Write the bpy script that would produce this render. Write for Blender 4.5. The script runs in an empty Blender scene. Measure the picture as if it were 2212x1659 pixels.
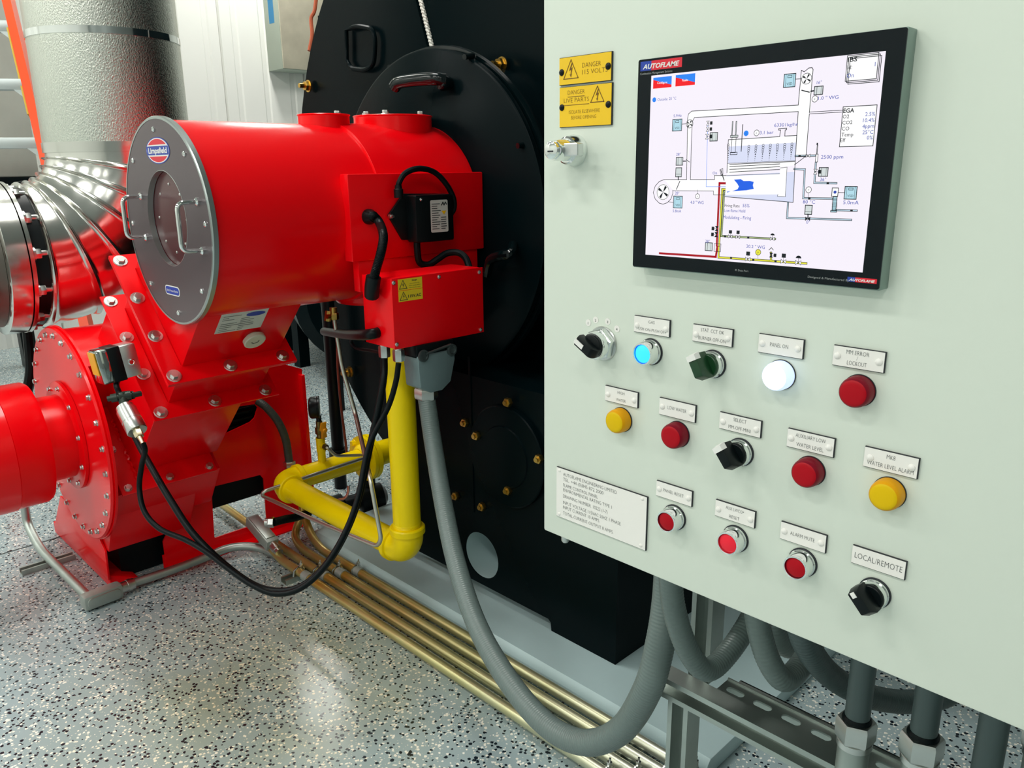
import bpy, bmesh, math, random
from mathutils import Vector, Matrix
from mathutils.geometry import tessellate_polygon

SC_ = bpy.context.scene
COL = SC_.collection
V = Vector
PI = math.pi
random.seed(4)

# ------------------------------------------------------------------ camera, world, lamps, exposure
cam_d = bpy.data.cameras.new('camera')
cam = bpy.data.objects.new('camera', cam_d)
COL.objects.link(cam)
cam_d.sensor_width = 36.0
cam_d.lens = 27.90
cam_d.clip_start = 0.02
_r, _u, _f = V((0.7033, 0.7108, -0.0111)), V((-0.1801, 0.1933, 0.9645)), V((-0.6877, 0.6763, -0.2640))
cam.matrix_world = Matrix(((_r.x, _u.x, -_f.x, 0), (_r.y, _u.y, -_f.y, 0), (_r.z, _u.z, -_f.z, 1.5), (0, 0, 0, 1)))
SC_.camera = cam

world = bpy.data.worlds.new('plant_room_air')
SC_.world = world
world.use_nodes = True
world.node_tree.nodes['Background'].inputs[0].default_value = (0.80, 0.95, 0.90, 1)
world.node_tree.nodes['Background'].inputs[1].default_value = 0.05

SC_.view_settings.view_transform = 'Standard'
SC_.view_settings.look = 'None'
SC_.view_settings.gamma = 1.0
SC_.view_settings.use_curve_mapping = False
SC_.view_settings.exposure = 0.0

def ceiling_lamp(x, y, power, sx=1.25, sy=0.32, z=4.35):
    d = bpy.data.lights.new('ceiling_lamp', 'AREA')
    d.shape = 'RECTANGLE'; d.size = sx; d.size_y = sy
    d.energy = power; d.color = (1.0, 0.985, 0.93)
    o = bpy.data.objects.new('ceiling_lamp', d); COL.objects.link(o)
    o.location = (x, y, z)
LAMP = 44
for ly in (-4.4, -1.6):
    for lx, k in ((-6.9, 1.1), (-4.2, 1.1), (-1.5, 1.05), (1.2, 0.9), (3.9, 0.5)):
        ceiling_lamp(lx, ly, LAMP * k)
for lx, ly, k in ((-6.9, 1.2, 1.2), (-4.7, 1.2, 1.2), (-2.5, 1.2, 1.2), (-6.9, 4.0, 1.2), (-4.7, 4.0, 1.2), (-6.9, 6.8, 1.2)):
    ceiling_lamp(lx, ly, LAMP * k)

# ------------------------------------------------------------------ materials
MATS = {}
def mat(name, col, rough=0.5, metal=0.0, coat=0.0, emit=None, estr=1.0, bump=None, spec=0.5, trans=0.0, vary=None):
    if name in MATS: return MATS[name]
    m = bpy.data.materials.new(name); m.use_nodes = True
    nt = m.node_tree; b = nt.nodes['Principled BSDF']
    b.inputs['Base Color'].default_value = (*col, 1)
    b.inputs['Roughness'].default_value = rough
    b.inputs['Metallic'].default_value = metal
    b.inputs['Coat Weight'].default_value = coat
    b.inputs['Coat Roughness'].default_value = 0.06
    b.inputs['Specular IOR Level'].default_value = spec
    b.inputs['Transmission Weight'].default_value = trans
    if emit:
        b.inputs['Emission Color'].default_value = (*emit, 1)
        b.inputs['Emission Strength'].default_value = estr
    tc = nt.nodes.new('ShaderNodeTexCoord')
    if vary:                                   # (scale, amount): fine tone variation of the surface
        n = nt.nodes.new('ShaderNodeTexNoise'); n.inputs['Scale'].default_value = vary[0]; n.inputs['Detail'].default_value = 4
        mx = nt.nodes.new('ShaderNodeMix'); mx.data_type = 'RGBA'
        mx.inputs[6].default_value = (*[c * (1 - vary[1]) for c in col], 1)
        mx.inputs[7].default_value = (*[min(1, c * (1 + vary[1])) for c in col], 1)
        nt.links.new(tc.outputs['Object'], n.inputs['Vector'])
        nt.links.new(n.outputs['Fac'], mx.inputs[0]); nt.links.new(mx.outputs[2], b.inputs['Base Color'])
    if bump:                                   # (scale, strength, distance)
        n = nt.nodes.new('ShaderNodeTexNoise'); n.inputs['Scale'].default_value = bump[0]; n.inputs['Detail'].default_value = 3
        bp = nt.nodes.new('ShaderNodeBump'); bp.inputs['Strength'].default_value = bump[1]; bp.inputs['Distance'].default_value = bump[2]
        nt.links.new(tc.outputs['Object'], n.inputs['Vector'])
        nt.links.new(n.outputs['Fac'], bp.inputs['Height']); nt.links.new(bp.outputs['Normal'], b.inputs['Normal'])
    MATS[name] = m
    return m

RED = mat('red_gloss_paint', (0.92, 0.0008, 0.005), 0.25, spec=0.28, coat=0.06, bump=(9, 0.05, 0.004))
BLACKP = mat('black_boiler_paint', (0.0010, 0.0050, 0.0062), 0.27, bump=(14, 0.05, 0.003), spec=0.06)
BLACKG = mat('black_gloss_enamel', (0.001, 0.005, 0.006), 0.14, spec=0.45)
YELP = mat('yellow_pipe_paint', (1.0, 0.76, 0.0), 0.36, spec=0.25, coat=0.05, bump=(25, 0.08, 0.002))
STEEL = mat('zinc_steel', (0.62, 0.64, 0.62), 0.28, 1.0, vary=(20, 0.15))
GALV = mat('galvanised_steel', (0.46, 0.51, 0.48), 0.45, 1.0, vary=(9, 0.30))
CHROME = mat('chrome', (0.80, 0.83, 0.82), 0.07, 1.0)
BRASS = mat('brass', (0.60, 0.40, 0.10), 0.30, 1.0)
ALU = mat('brushed_aluminium', (0.66, 0.68, 0.68), 0.33, 1.0)
CAPM = mat('burner_cap_steel', (0.125, 0.100, 0.110), 0.34, 0.45, vary=(6, 0.06))  # mauve of a red, dark reflection put into the steel's base colour
CAPEDGE = mat('burner_cap_edge_steel', (0.42, 0.47, 0.46), 0.30, 0.9)
PANEL = mat('pale_panel_paint', (0.72, 0.79, 0.70), 0.42, bump=(160, 0.05, 0.0006))
WHITEP = mat('white_plate', (0.88, 0.87, 0.83), 0.4)
BLACKCORE = mat('black_plate_core', (0.01, 0.013, 0.02), 0.5)
INK = mat('engraved_black', (0.02, 0.03, 0.035), 0.6)
SIGNY = mat('yellow_sign_plate', (0.93, 0.58, 0.003), 0.4)
BROWNINK = mat('engraved_brown', (0.17, 0.075, 0.0), 0.6)
BLK = mat('black_plastic', (0.003, 0.006, 0.007), 0.34, spec=0.2)
RUBBER = mat('black_rubber', (0.002, 0.005, 0.006), 0.38, spec=0.15)
DKGREY = mat('dark_grey_hose', (0.055, 0.085, 0.085), 0.45)
GREEN = mat('dark_green_plastic', (0.004, 0.045, 0.012), 0.35)
WHITEM = mat('white_marker', (0.85, 0.85, 0.82), 0.4)
HOOD = mat('grey_connector_hood', (0.20, 0.28, 0.29), 0.42, 0.3)
CASTA = mat('cast_aluminium', (0.40, 0.45, 0.42), 0.5, 0.6, vary=(30, 0.15))
STICK = mat('pale_sticker', (0.62, 0.66, 0.62), 0.45)
LOGOB = mat('logo_blue', (0.008, 0.045, 0.38), 0.4)
LOGOR = mat('logo_red', (0.75, 0.008, 0.03), 0.4)
GLASSBLK = mat('black_bezel_glass', (0.002, 0.006, 0.009), 0.10, spec=0.2)
COPPER = mat('copper', (0.75, 0.30, 0.22), 0.25, 1.0)
ORANGE = mat('orange_fibreglass', (0.90, 0.075, 0.008), 0.35)
PADM = mat('grey_pad_paint', (0.46, 0.61, 0.63), 0.38, bump=(60, 0.12, 0.002), vary=(3, 0.12))
ROPE = mat('white_rope', (0.72, 0.72, 0.66), 0.8)
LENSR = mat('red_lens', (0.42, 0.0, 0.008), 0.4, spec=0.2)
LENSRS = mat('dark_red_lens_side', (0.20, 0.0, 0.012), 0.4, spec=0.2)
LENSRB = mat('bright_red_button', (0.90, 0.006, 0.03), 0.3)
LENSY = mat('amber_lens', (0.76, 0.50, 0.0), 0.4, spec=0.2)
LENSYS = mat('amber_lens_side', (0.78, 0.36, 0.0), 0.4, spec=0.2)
LITB = mat('lit_blue_lens', (0.02, 0.3, 0.6), 0.3, emit=(0.03, 0.62, 1.0), estr=1.05)
LITBR = mat('lit_blue_rim', (0.01, 0.1, 0.6), 0.3, emit=(0.01, 0.16, 0.85), estr=0.8)
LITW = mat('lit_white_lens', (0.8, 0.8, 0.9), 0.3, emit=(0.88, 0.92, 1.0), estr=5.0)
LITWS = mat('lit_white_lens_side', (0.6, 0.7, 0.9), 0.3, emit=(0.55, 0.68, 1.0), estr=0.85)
# flat colours of the lit display
def disp(name, c, s=1.0): return mat('display_' + name, (0, 0, 0), 0.25, emit=c, estr=s, spec=0.3)
D_BG = disp('background', (0.93, 0.88, 0.97)); D_WH = disp('white', (0.985, 0.985, 0.99)); D_LILAC = disp('lilac', (0.70, 0.74, 0.93))
D_BK = disp('black', (0.006, 0.010, 0.014)); D_BL = disp('blue', (0.022, 0.06, 0.42)); D_CY = disp('pale_cyan', (0.45, 0.72, 0.83)); D_PI = disp('pipe_blue', (0.55, 0.72, 0.84))
D_RED = disp('red', (0.92, 0.004, 0.012)); D_SKY = disp('sky_blue', (0.02, 0.24, 0.93)); D_DRED = disp('dark_red', (0.40, 0.004, 0.015))
D_YE = disp('yellow', (0.80, 0.78, 0.05)); D_GR = disp('grey', (0.66, 0.72, 0.72)); D_FL = disp('flame', (0.01, 0.12, 0.80)); D_GN = disp('green_grey', (0.42, 0.52, 0.25))

def floor_material():
    m = bpy.data.materials.new('epoxy_flake_floor'); m.use_nodes = True
    nt = m.node_tree; b = nt.nodes['Principled BSDF']; L = nt.links.new
    tc = nt.nodes.new('ShaderNodeTexCoord')
    wob = nt.nodes.new('ShaderNodeTexNoise'); wob.inputs['Scale'].default_value = 130; wob.inputs['Detail'].default_value = 2
    L(tc.outputs['Object'], wob.inputs['Vector'])
    add = nt.nodes.new('ShaderNodeVectorMath'); add.operation = 'MULTIPLY_ADD'
    add.inputs[1].default_value = (0.008, 0.008, 0.0); L(wob.outputs['Color'], add.inputs[0]); L(tc.outputs['Object'], add.inputs[2])
    last = None
    base = nt.nodes.new('ShaderNodeTexNoise'); base.inputs['Scale'].default_value = 1.3; base.inputs['Detail'].default_value = 5
    L(tc.outputs['Object'], base.inputs['Vector'])
    br = nt.nodes.new('ShaderNodeMix'); br.data_type = 'RGBA'
    br.inputs[6].default_value = (0.28, 0.375, 0.395, 1); br.inputs[7].default_value = (0.41, 0.51, 0.53, 1)
    L(base.outputs['Fac'], br.inputs[0]); last = br.outputs[2]
    def chips(last, scale, lo, hi, size, col, off):
        vo = nt.nodes.new('ShaderNodeTexVoronoi'); vo.voronoi_dimensions = '2D'; vo.inputs['Scale'].default_value = scale
        mp = nt.nodes.new('ShaderNodeMapping'); mp.inputs['Location'].default_value = (off, off * 1.7, 0); mp.inputs['Rotation'].default_value = (0, 0, off)
        L(add.outputs[0], mp.inputs['Vector']); L(mp.outputs[0], vo.inputs['Vector'])
        sep = nt.nodes.new('ShaderNodeSeparateColor'); L(vo.outputs['Color'], sep.inputs[0])
        a = nt.nodes.new('ShaderNodeMath'); a.operation = 'GREATER_THAN'; L(sep.outputs[0], a.inputs[0]); a.inputs[1].default_value = lo
        sz = nt.nodes.new('ShaderNodeMath'); sz.operation = 'MULTIPLY_ADD'; L(sep.outputs[1], sz.inputs[0]); sz.inputs[1].default_value = size * 0.7; sz.inputs[2].default_value = size * 0.55
        c = nt.nodes.new('ShaderNodeMath'); c.operation = 'LESS_THAN'; L(vo.outputs['Distance'], c.inputs[0]); L(sz.outputs[0], c.inputs[1])
        f = nt.nodes.new('ShaderNodeMath'); f.operation = 'MULTIPLY'; L(a.outputs[0], f.inputs[0]); L(c.outputs[0], f.inputs[1])
        mx = nt.nodes.new('ShaderNodeMix'); mx.data_type = 'RGBA'; L(f.outputs[0], mx.inputs[0]); L(last, mx.inputs[6]); mx.inputs[7].default_value = (*col, 1)
        return mx.outputs[2]
    last = chips(last, 170, 0.88, 1, 0.30, (0.62, 0.66, 0.60), 2.3)
    last = chips(last, 98, 0.82, 1, 0.36, (0.90, 0.88, 0.78), 0.4)
    last = chips(last, 92, 0.76, 1, 0.40, (0.012, 0.02, 0.028), 1.1)
    last = chips(last, 100, 0.86, 1, 0.34, (0.93, 0.93, 0.86), 3.1)
    # yellow tint painted in beside the conduits: the yellow pipe's reflection on the floor
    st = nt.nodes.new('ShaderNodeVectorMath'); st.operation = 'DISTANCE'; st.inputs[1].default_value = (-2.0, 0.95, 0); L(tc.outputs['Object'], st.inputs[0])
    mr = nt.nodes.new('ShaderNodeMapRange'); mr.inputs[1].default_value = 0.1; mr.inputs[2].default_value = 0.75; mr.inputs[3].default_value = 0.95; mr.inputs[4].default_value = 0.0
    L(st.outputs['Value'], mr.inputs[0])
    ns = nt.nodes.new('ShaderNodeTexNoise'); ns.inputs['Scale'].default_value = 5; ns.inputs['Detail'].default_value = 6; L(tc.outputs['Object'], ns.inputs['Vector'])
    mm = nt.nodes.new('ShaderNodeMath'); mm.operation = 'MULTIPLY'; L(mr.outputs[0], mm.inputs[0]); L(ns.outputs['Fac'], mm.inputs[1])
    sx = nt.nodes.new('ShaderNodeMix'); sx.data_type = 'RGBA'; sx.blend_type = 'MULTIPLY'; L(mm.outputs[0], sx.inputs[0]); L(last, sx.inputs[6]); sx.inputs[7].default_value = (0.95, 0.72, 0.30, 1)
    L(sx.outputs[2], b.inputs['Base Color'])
    b.inputs['Roughness'].default_value = 0.22
    b.inputs['Specular IOR Level'].default_value = 0.45
    bp = nt.nodes.new('ShaderNodeBump'); bp.inputs['Strength'].default_value = 0.08; bp.inputs['Distance'].default_value = 0.004
    bn = nt.nodes.new('ShaderNodeTexNoise'); bn.inputs['Scale'].default_value = 40; L(tc.outputs['Object'], bn.inputs['Vector'])
    L(bn.outputs['Fac'], bp.inputs['Height']); L(bp.outputs['Normal'], b.inputs['Normal'])
    return m

def hammered(name, col, rough, sx, sz, strength):
    m = bpy.data.materials.new(name); m.use_nodes = True
    nt = m.node_tree; b = nt.nodes['Principled BSDF']; L = nt.links.new
    b.inputs['Base Color'].default_value = (*col, 1); b.inputs['Metallic'].default_value = 1; b.inputs['Roughness'].default_value = rough
    tc = nt.nodes.new('ShaderNodeTexCoord'); mp = nt.nodes.new('ShaderNodeMapping'); mp.inputs['Scale'].default_value = (sx, sx, sz)
    L(tc.outputs['Object'], mp.inputs['Vector'])
    n = nt.nodes.new('ShaderNodeTexNoise'); n.inputs['Scale'].default_value = 1.0; n.inputs['Detail'].default_value = 3; L(mp.outputs[0], n.inputs['Vector'])
    bp = nt.nodes.new('ShaderNodeBump'); bp.inputs['Strength'].default_value = strength; bp.inputs['Distance'].default_value = 0.004
    L(n.outputs['Fac'], bp.inputs['Height']); L(bp.outputs['Normal'], b.inputs['Normal'])
    return m
STUCCO = hammered('stucco_aluminium_cladding', (0.66, 0.69, 0.63), 0.25, 260, 150, 0.55)
POLISH = mat('polished_cladding', (0.70, 0.70, 0.66), 0.17, 1.0, bump=(7, 0.25, 0.006))
OLDGALV = mat('dull_galvanised_cladding', (0.62, 0.63, 0.56), 0.5, 0.3, bump=(5, 0.35, 0.01), vary=(3, 0.3))

def conduit_material():
    m = bpy.data.materials.new('reflection_tint_conduit'); m.use_nodes = True
    nt = m.node_tree; b = nt.nodes['Principled BSDF']; L = nt.links.new
    tc = nt.nodes.new('ShaderNodeTexCoord'); n = nt.nodes.new('ShaderNodeTexNoise'); n.inputs['Scale'].default_value = 3.2; n.inputs['Detail'].default_value = 8
    L(tc.outputs['Object'], n.inputs['Vector'])
    # yellow pipe's reflection painted as olive-orange tint, fading to zinc towards the panel end
    sp = nt.nodes.new('ShaderNodeSeparateXYZ'); L(tc.outputs['Object'], sp.inputs[0])
    mr = nt.nodes.new('ShaderNodeMapRange'); mr.inputs[1].default_value = -0.45; mr.inputs[2].default_value = 0.75; mr.inputs[3].default_value = 1.0; mr.inputs[4].default_value = 0.05
    L(sp.outputs[0], mr.inputs[0])
    mu = nt.nodes.new('ShaderNodeMath'); mu.operation = 'MULTIPLY'; L(n.outputs['Fac'], mu.inputs[0]); L(mr.outputs[0], mu.inputs[1])
    cr = nt.nodes.new('ShaderNodeValToRGB'); cr.color_ramp.elements[0].position = 0.0; cr.color_ramp.elements[0].color = (0.62, 0.66, 0.60, 1)
    cr.color_ramp.elements[1].position = 0.66; cr.color_ramp.elements[1].color = (0.50, 0.29, 0.05, 1)
    e = cr.color_ramp.elements.new(0.30); e.color = (0.52, 0.51, 0.25, 1)
    L(mu.outputs[0], cr.inputs[0]); L(cr.outputs[0], b.inputs['Base Color'])
    b.inputs['Metallic'].default_value = 0.7; b.inputs['Roughness'].default_value = 0.34
    return m
CONDUIT = conduit_material()

def ribbed_hose_material(name, col):
    m = bpy.data.materials.new(name); m.use_nodes = True
    b = m.node_tree.nodes['Principled BSDF']; b.inputs['Base Color'].default_value = (*col, 1); b.inputs['Roughness'].default_value = 0.36
    return m
HOSE = ribbed_hose_material('grey_pvc_hose', (0.135, 0.180, 0.172))

# ------------------------------------------------------------------ mesh helpers
class MB:
    def __init__(self): self.v = []; self.f = []
    def add(self, vs, fs):
        n = len(self.v); self.v += [V(p) for p in vs]; self.f += [tuple(i + n for i in f) for f in fs]; return self
    def box(self, lo, hi, M=None):
        x0, y0, z0 = lo; x1, y1, z1 = hi
        vs = [V(p) for p in ((x0,y0,z0),(x1,y0,z0),(x1,y1,z0),(x0,y1,z0),(x0,y0,z1),(x1,y0,z1),(x1,y1,z1),(x0,y1,z1))]
        if M: vs = [M @ p for p in vs]
        return self.add(vs, [(0,3,2,1),(4,5,6,7),(0,1,5,4),(1,2,6,5),(2,3,7,6),(3,0,4,7)])
    def sweep(self, rings, closed=False, caps=True):
        n = len(rings[0]); vs = [p for r in rings for p in r]; fs = []
        m = len(rings)
        for i in range(m if closed else m - 1):
            a, b = i * n, ((i + 1) % m) * n
            for j in range(n):
                k = (j + 1) % n; fs.append((a + j, a + k, b + k, b + j))
        if caps and not closed: fs += [tuple(range(n))[::-1], tuple(range((m - 1) * n, m * n))]
        return self.add(vs, fs)
    def cyl(self, p0, p1, r0, r1=None, seg=24, caps=True):
        p0, p1 = V(p0), V(p1); r1 = r0 if r1 is None else r1
        a, b = basis(p1 - p0)
        return self.sweep([[p + a * (r * math.cos(2*PI*i/seg)) + b * (r * math.sin(2*PI*i/seg)) for i in range(seg)] for p, r in ((p0, r0), (p1, r1))], caps=caps)
    def lathe(self, o, ax, prof, seg=32, caps=True):      # prof: (distance along axis, radius)
        o, ax = V(o), V(ax).normalized(); a, b = basis(ax)
        return self.sweep([[o + ax * h + a * (r * math.cos(2*PI*i/seg)) + b * (r * math.sin(2*PI*i/seg)) for i in range(seg)] for h, r in prof], caps=caps)
    def tube(self, pts, r, seg=10, closed=False, rad=None):
        pts = [V(p) for p in pts]; n = len(pts); rings = []; a = None
        for i, p in enumerate(pts):
            if closed: t = pts[(i + 1) % n] - pts[i - 1]
            else: t = pts[min(i + 1, n - 1)] - pts[max(i - 1, 0)]
            t.normalize()
            if a is None: a, b = basis(t)
            else:
                a = a - t * a.dot(t); a.normalize(); b = t.cross(a)
            rr = rad(i) if rad else r
            rings.append([p + a * (rr * math.cos(2*PI*j/seg)) + b * (rr * math.sin(2*PI*j/seg)) for j in range(seg)])
        return self.sweep(rings, closed)
    def prism(self, loops, O, A, B, N, d0, d1):           # polygon with holes in the plane (A,B), thick along N
        O, A, B, N = V(O), V(A), V(B), V(N)
        if isinstance(loops[0][0], (int, float)): loops = [loops]
        flat = [p for l in loops for p in l]; k = len(flat)
        tris = tessellate_polygon([[V((p[0], p[1], 0)) for p in l] for l in loops])
        vs = [O + A * p[0] + B * p[1] + N * d0 for p in flat] + [O + A * p[0] + B * p[1] + N * d1 for p in flat]
        fs = [tuple(t) for t in tris] + [tuple(i + k for i in t[::-1]) for t in tris]
        s = 0
        for l in loops:
            m = len(l)
            for i in range(m):
                j = (i + 1) % m; fs.append((s + i, s + j, s + j + k, s + i + k))
            s += m
        return self.add(vs, fs)
    def hexnut(self, p0, p1, r, rot=0.0):
        p0, p1 = V(p0), V(p1); a, b = basis(p1 - p0)
        ring = lambda p, rr: [p + a * (rr * math.cos(PI/3*i + rot)) + b * (rr * math.sin(PI/3*i + rot)) for i in range(6)]
        d = (p1 - p0) * 0.14
        return self.sweep([ring(p0, r * .93), ring(p0 + d, r), ring(p1 - d, r), ring(p1, r * .93)])

def basis(t):
    t = V(t).normalized()
    up = V((0, 0, 1)) if abs(t.z) < 0.9 else V((0, 1, 0))
    a = up.cross(t).normalized()
    return a, t.cross(a)

def smooth(pts, per=8):                                   # Catmull-Rom through the points
    P = [V(p) for p in pts]; P = [P[0] * 2 - P[1]] + P + [P[-1] * 2 - P[-2]]; out = []
    for i in range(1, len(P) - 2):
        for k in range(per):
            t = k / per; a, b, c, d = P[i-1:i+3]
            out.append(0.5 * ((2*b) + (c - a)*t + (2*a - 5*b + 4*c - d)*t*t + (3*b - a - 3*c + d)*t**3))
    out.append(P[-2]); return out

def bend(pts, r, per=6):                                  # straight runs joined by rounded bends
    P = [V(p) for p in pts]; out = [P[0]]
    for i in range(1, len(P) - 1):
        u = (P[i-1] - P[i]); w = (P[i+1] - P[i]); q = min(r, u.length * .49, w.length * .49)
        a, c = P[i] + u.normalized() * q, P[i] + w.normalized() * q
        out += [(a * (1-t)**2 + P[i] * (2*t*(1-t)) + c * t*t) for t in [k / per for k in range(per + 1)]]
    out.append(P[-1]); return out

def rrect(x0, y0, x1, y1, r, n=5):
    out = []
    for cx, cy, a0 in ((x1 - r, y1 - r, 0), (x0 + r, y1 - r, 90), (x0 + r, y0 + r, 180), (x1 - r, y0 + r, 270)):
        out += [(cx + r * math.cos(math.radians(a0 + 90 * k / n)), cy + r * math.sin(math.radians(a0 + 90 * k / n))) for k in range(n + 1)]
    return out
def circ(cx, cy, r, n=32, ry=None):
    return [(cx + r * math.cos(2*PI*i/n), cy + (ry or r) * math.sin(2*PI*i/n)) for i in range(n)]

def mesh_of(mb, name, m, sharp=35, bevel=0.0, flat=False, origin=(0, 0, 0), fix=True):
    me = bpy.data.meshes.new(name); o = V(origin)
    me.from_pydata([p - o for p in mb.v], [], mb.f)
    if fix or bevel:
        bm = bmesh.new(); bm.from_mesh(me)
        if fix: bmesh.ops.recalc_face_normals(bm, faces=bm.faces)
        if bevel:
            es = [e for e in bm.edges if len(e.link_faces) == 2 and e.calc_face_angle(0) > math.radians(50)]
            bmesh.ops.bevel(bm, geom=es, offset=bevel, segments=2, affect='EDGES', profile=0.5)
        bm.to_mesh(me); bm.free()
    me.materials.append(m)
    if not flat:
        me.shade_smooth(); me.set_sharp_from_angle(angle=math.radians(sharp))
    return me

def root_loc(o):
    while o.parent: o = o.parent
    return V(o.location)
def part(name, mb, m, parent, label=None, **k):
    me = mesh_of(mb, name, m, origin=root_loc(parent), **k)
    o = bpy.data.objects.new(name, me); COL.objects.link(o); o.parent = parent
    if label: o['label'] = label
    return o
def inst(name, me, parent, loc, axis=(0, 0, 1), label=None, spin=0.0):        # one more piece that shares its mesh
    o = bpy.data.objects.new(name, me); COL.objects.link(o); o.parent = parent
    o.location = V(loc) - root_loc(parent)
    q = V((0, 0, 1)).rotation_difference(V(axis).normalized())
    o.rotation_euler = (q.to_matrix() @ Matrix.Rotation(spin, 3, 'Z')).to_euler()
    if label: o['label'] = label
    return o
def thing(name, label, cat, loc=(0, 0, 0), group=None):
    o = bpy.data.objects.new(name, None); COL.objects.link(o); o.location = loc
    o['label'] = label; o['category'] = cat
    if group: o['group'] = group
    return o
def solo(name, mb, m, label, cat, group=None, loc=None, **k):                 # a thing that is one mesh
    o0 = V(loc) if loc else V(mb.v[0])
    me = mesh_of(mb, name, m, origin=o0, **k)
    o = bpy.data.objects.new(name, me); COL.objects.link(o); o.location = o0
    o['label'] = label; o['category'] = cat
    if group: o['group'] = group
    return o
def struct(name, mb, m, parent=None, **k):
    me = mesh_of(mb, name, m, **k); o = bpy.data.objects.new(name, me); COL.objects.link(o)
    if parent: o.parent = parent
    else: o['kind'] = 'structure'
    return o

# lettering: outlines of the built-in font, as flat faces in (x, y)
_T = {}
def letters(s, size=1.0, align='C', weight=0.0, shear=0.0, xs=1.0):
    key = (s, weight, shear)
    if key not in _T:
        c = bpy.data.curves.new('lettering', 'FONT'); c.body = s; c.size = 1; c.resolution_u = 2; c.offset = weight; c.shear = shear
        o = bpy.data.objects.new('lettering', c)
        me = bpy.data.meshes.new_from_object(o)
        vs = [(v.co.x, v.co.y) for v in me.vertices]; fs = [tuple(p.vertices) for p in me.polygons]
        bpy.data.objects.remove(o); bpy.data.curves.remove(c); bpy.data.meshes.remove(me)
        _T[key] = (vs, fs)
    vs, fs = _T[key]
    if not vs: return [], []
    x0 = min(v[0] for v in vs); x1 = max(v[0] for v in vs)
    ax = {'L': x0, 'C': (x0 + x1) / 2, 'R': x1}[align]
    return [((x - ax) * size * xs, y * size) for x, y in vs], fs
def write(mb, s, O, A, B, size, align='C', weight=0.0, fit=None, shear=0.0, xs=1.0):   # baseline starts at O; size is the height of a capital
    vs, fs = letters(s, size / 0.955, align, weight, shear, xs)
    if not vs: return
    if fit:
        w = max(v[0] for v in vs) - min(v[0] for v in vs); k = fit / w
        vs = [(x * k, y) for x, y in vs]
    O, A, B = V(O), V(A), V(B)
    mb.add([O + A * x + B * y for x, y in vs], fs)
def poly(mb, pts, O, A, B, N=None, d=0.0):
    O, A, B = V(O), V(A), V(B)
    if N is not None: O = O + V(N) * d
    mb.add([O + A * p[0] + B * p[1] for p in pts], [tuple(t) for t in tessellate_polygon([[V((p[0], p[1], 0)) for p in pts]])])
def stroke(mb, pts, w, O, A, B, closed=False):                                # a drawn line of width w
    O, A, B = V(O), V(A), V(B); n = len(pts)
    for i in range(n if closed else n - 1):
        p, q = pts[i], pts[(i + 1) % n]; dx, dy = q[0] - p[0], q[1] - p[1]; l = math.hypot(dx, dy)
        if l < 1e-7: continue
        ex, ey = dx / l * w / 2, dy / l * w / 2
        mb.add([O + A * x + B * y for x, y in ((p[0]-ex+ey, p[1]-ey-ex), (q[0]+ex+ey, q[1]+ey-ex), (q[0]+ex-ey, q[1]+ey+ex), (p[0]-ex-ey, p[1]-ey+ex))], [(0,1,2,3)])

X_, Y_, Z_ = V((1, 0, 0)), V((0, 1, 0)), V((0, 0, 1))

def bolt_mesh(name, r, m, washer=1.7, h=0.8, stud=0.0):   # hex bolt on a washer, along +Z
    b = MB()
    if washer: b.cyl((0, 0, 0), (0, 0, r * .28), r * washer, r * washer * .93, 14)
    b.hexnut((0, 0, r * .2), (0, 0, r * (.2 + h)), r)
    if stud: b.cyl((0, 0, 0), (0, 0, stud), r * .5, seg=10)
    return mesh_of(b, name, m)
def screw_mesh(name, r, m):
    b = MB(); b.lathe((0, 0, 0), (0, 0, 1), [(0, r), (r * .35, r * .95), (r * .6, r * .6), (r * .6, r * .42), (r * .25, r * .36)], 12)
    return mesh_of(b, name, m)

# ------------------------------------------------------------------ the setting
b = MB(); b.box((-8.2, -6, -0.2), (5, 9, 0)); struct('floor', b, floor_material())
b = MB(); b.box((-8.2, -6, 4.5), (5, 9, 4.7)); struct('ceiling', b, mat('white_ceiling', (0.55, 0.57, 0.55), 0.8))
WALLM = mat('white_wall_panel', (0.80, 0.81, 0.77), 0.45)
wl = struct('wall_left', (lambda b: b.box((-8.2, -6, 0), (-8.03, 9, 4.5)))(MB()), WALLM)
y = -6.0                                                     # ribbed metal cladding sheets of the left wall
def sheet_profile():
    p = [(0, 0), (0.012, 0.022)]
    for k in range(3):
        o = k * 0.30
        p += [(o + 0.03, 0.022), (o + 0.12, 0.022), (o + 0.135, 0.010), (o + 0.18, 0.010), (o + 0.195, 0.022)]
    p += [(0.885, 0.022), (0.897, 0.0)]
    return [(a, c) for a, c in p] + [(0.897, -0.008), (0, -0.008)]
me_sheet = None
while y < 8.9:
    if me_sheet is None:
        b = MB(); b.prism(sheet_profile(), (0, 0, 0), Y_, X_, Z_, 0, 4.5); me_sheet = mesh_of(b, 'wall_panel', WALLM, sharp=10)
    o = bpy.data.objects.new('wall_panel', me_sheet); COL.objects.link(o); o.parent = wl; o.location = (-8.022, y, 0); y += 0.90
WALLP = mat('plain_wall_paint', (0.74, 0.76, 0.72), 0.6)
b = MB(); b.box((-8.2, 9, 0), (5, 9.2, 4.5)); struct('wall_back', b, WALLP)
b = MB(); b.box((5, -6, 0), (5.2, 9, 4.5)); struct('wall_right', b, mat('grey_wall_paint', (0.30, 0.33, 0.32), 0.7))
b = MB(); b.box((-8.2, -6.2, 0), (5, -6, 4.5)); struct('wall_front', b, WALLP)
b = MB(); b.box((-3.566, -5.9, 0.0), (-3.560, 8.9, 0.0012)); struct('trim_1', b, mat('floor_joint', (0.03, 0.04, 0.04), 0.8))

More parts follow.
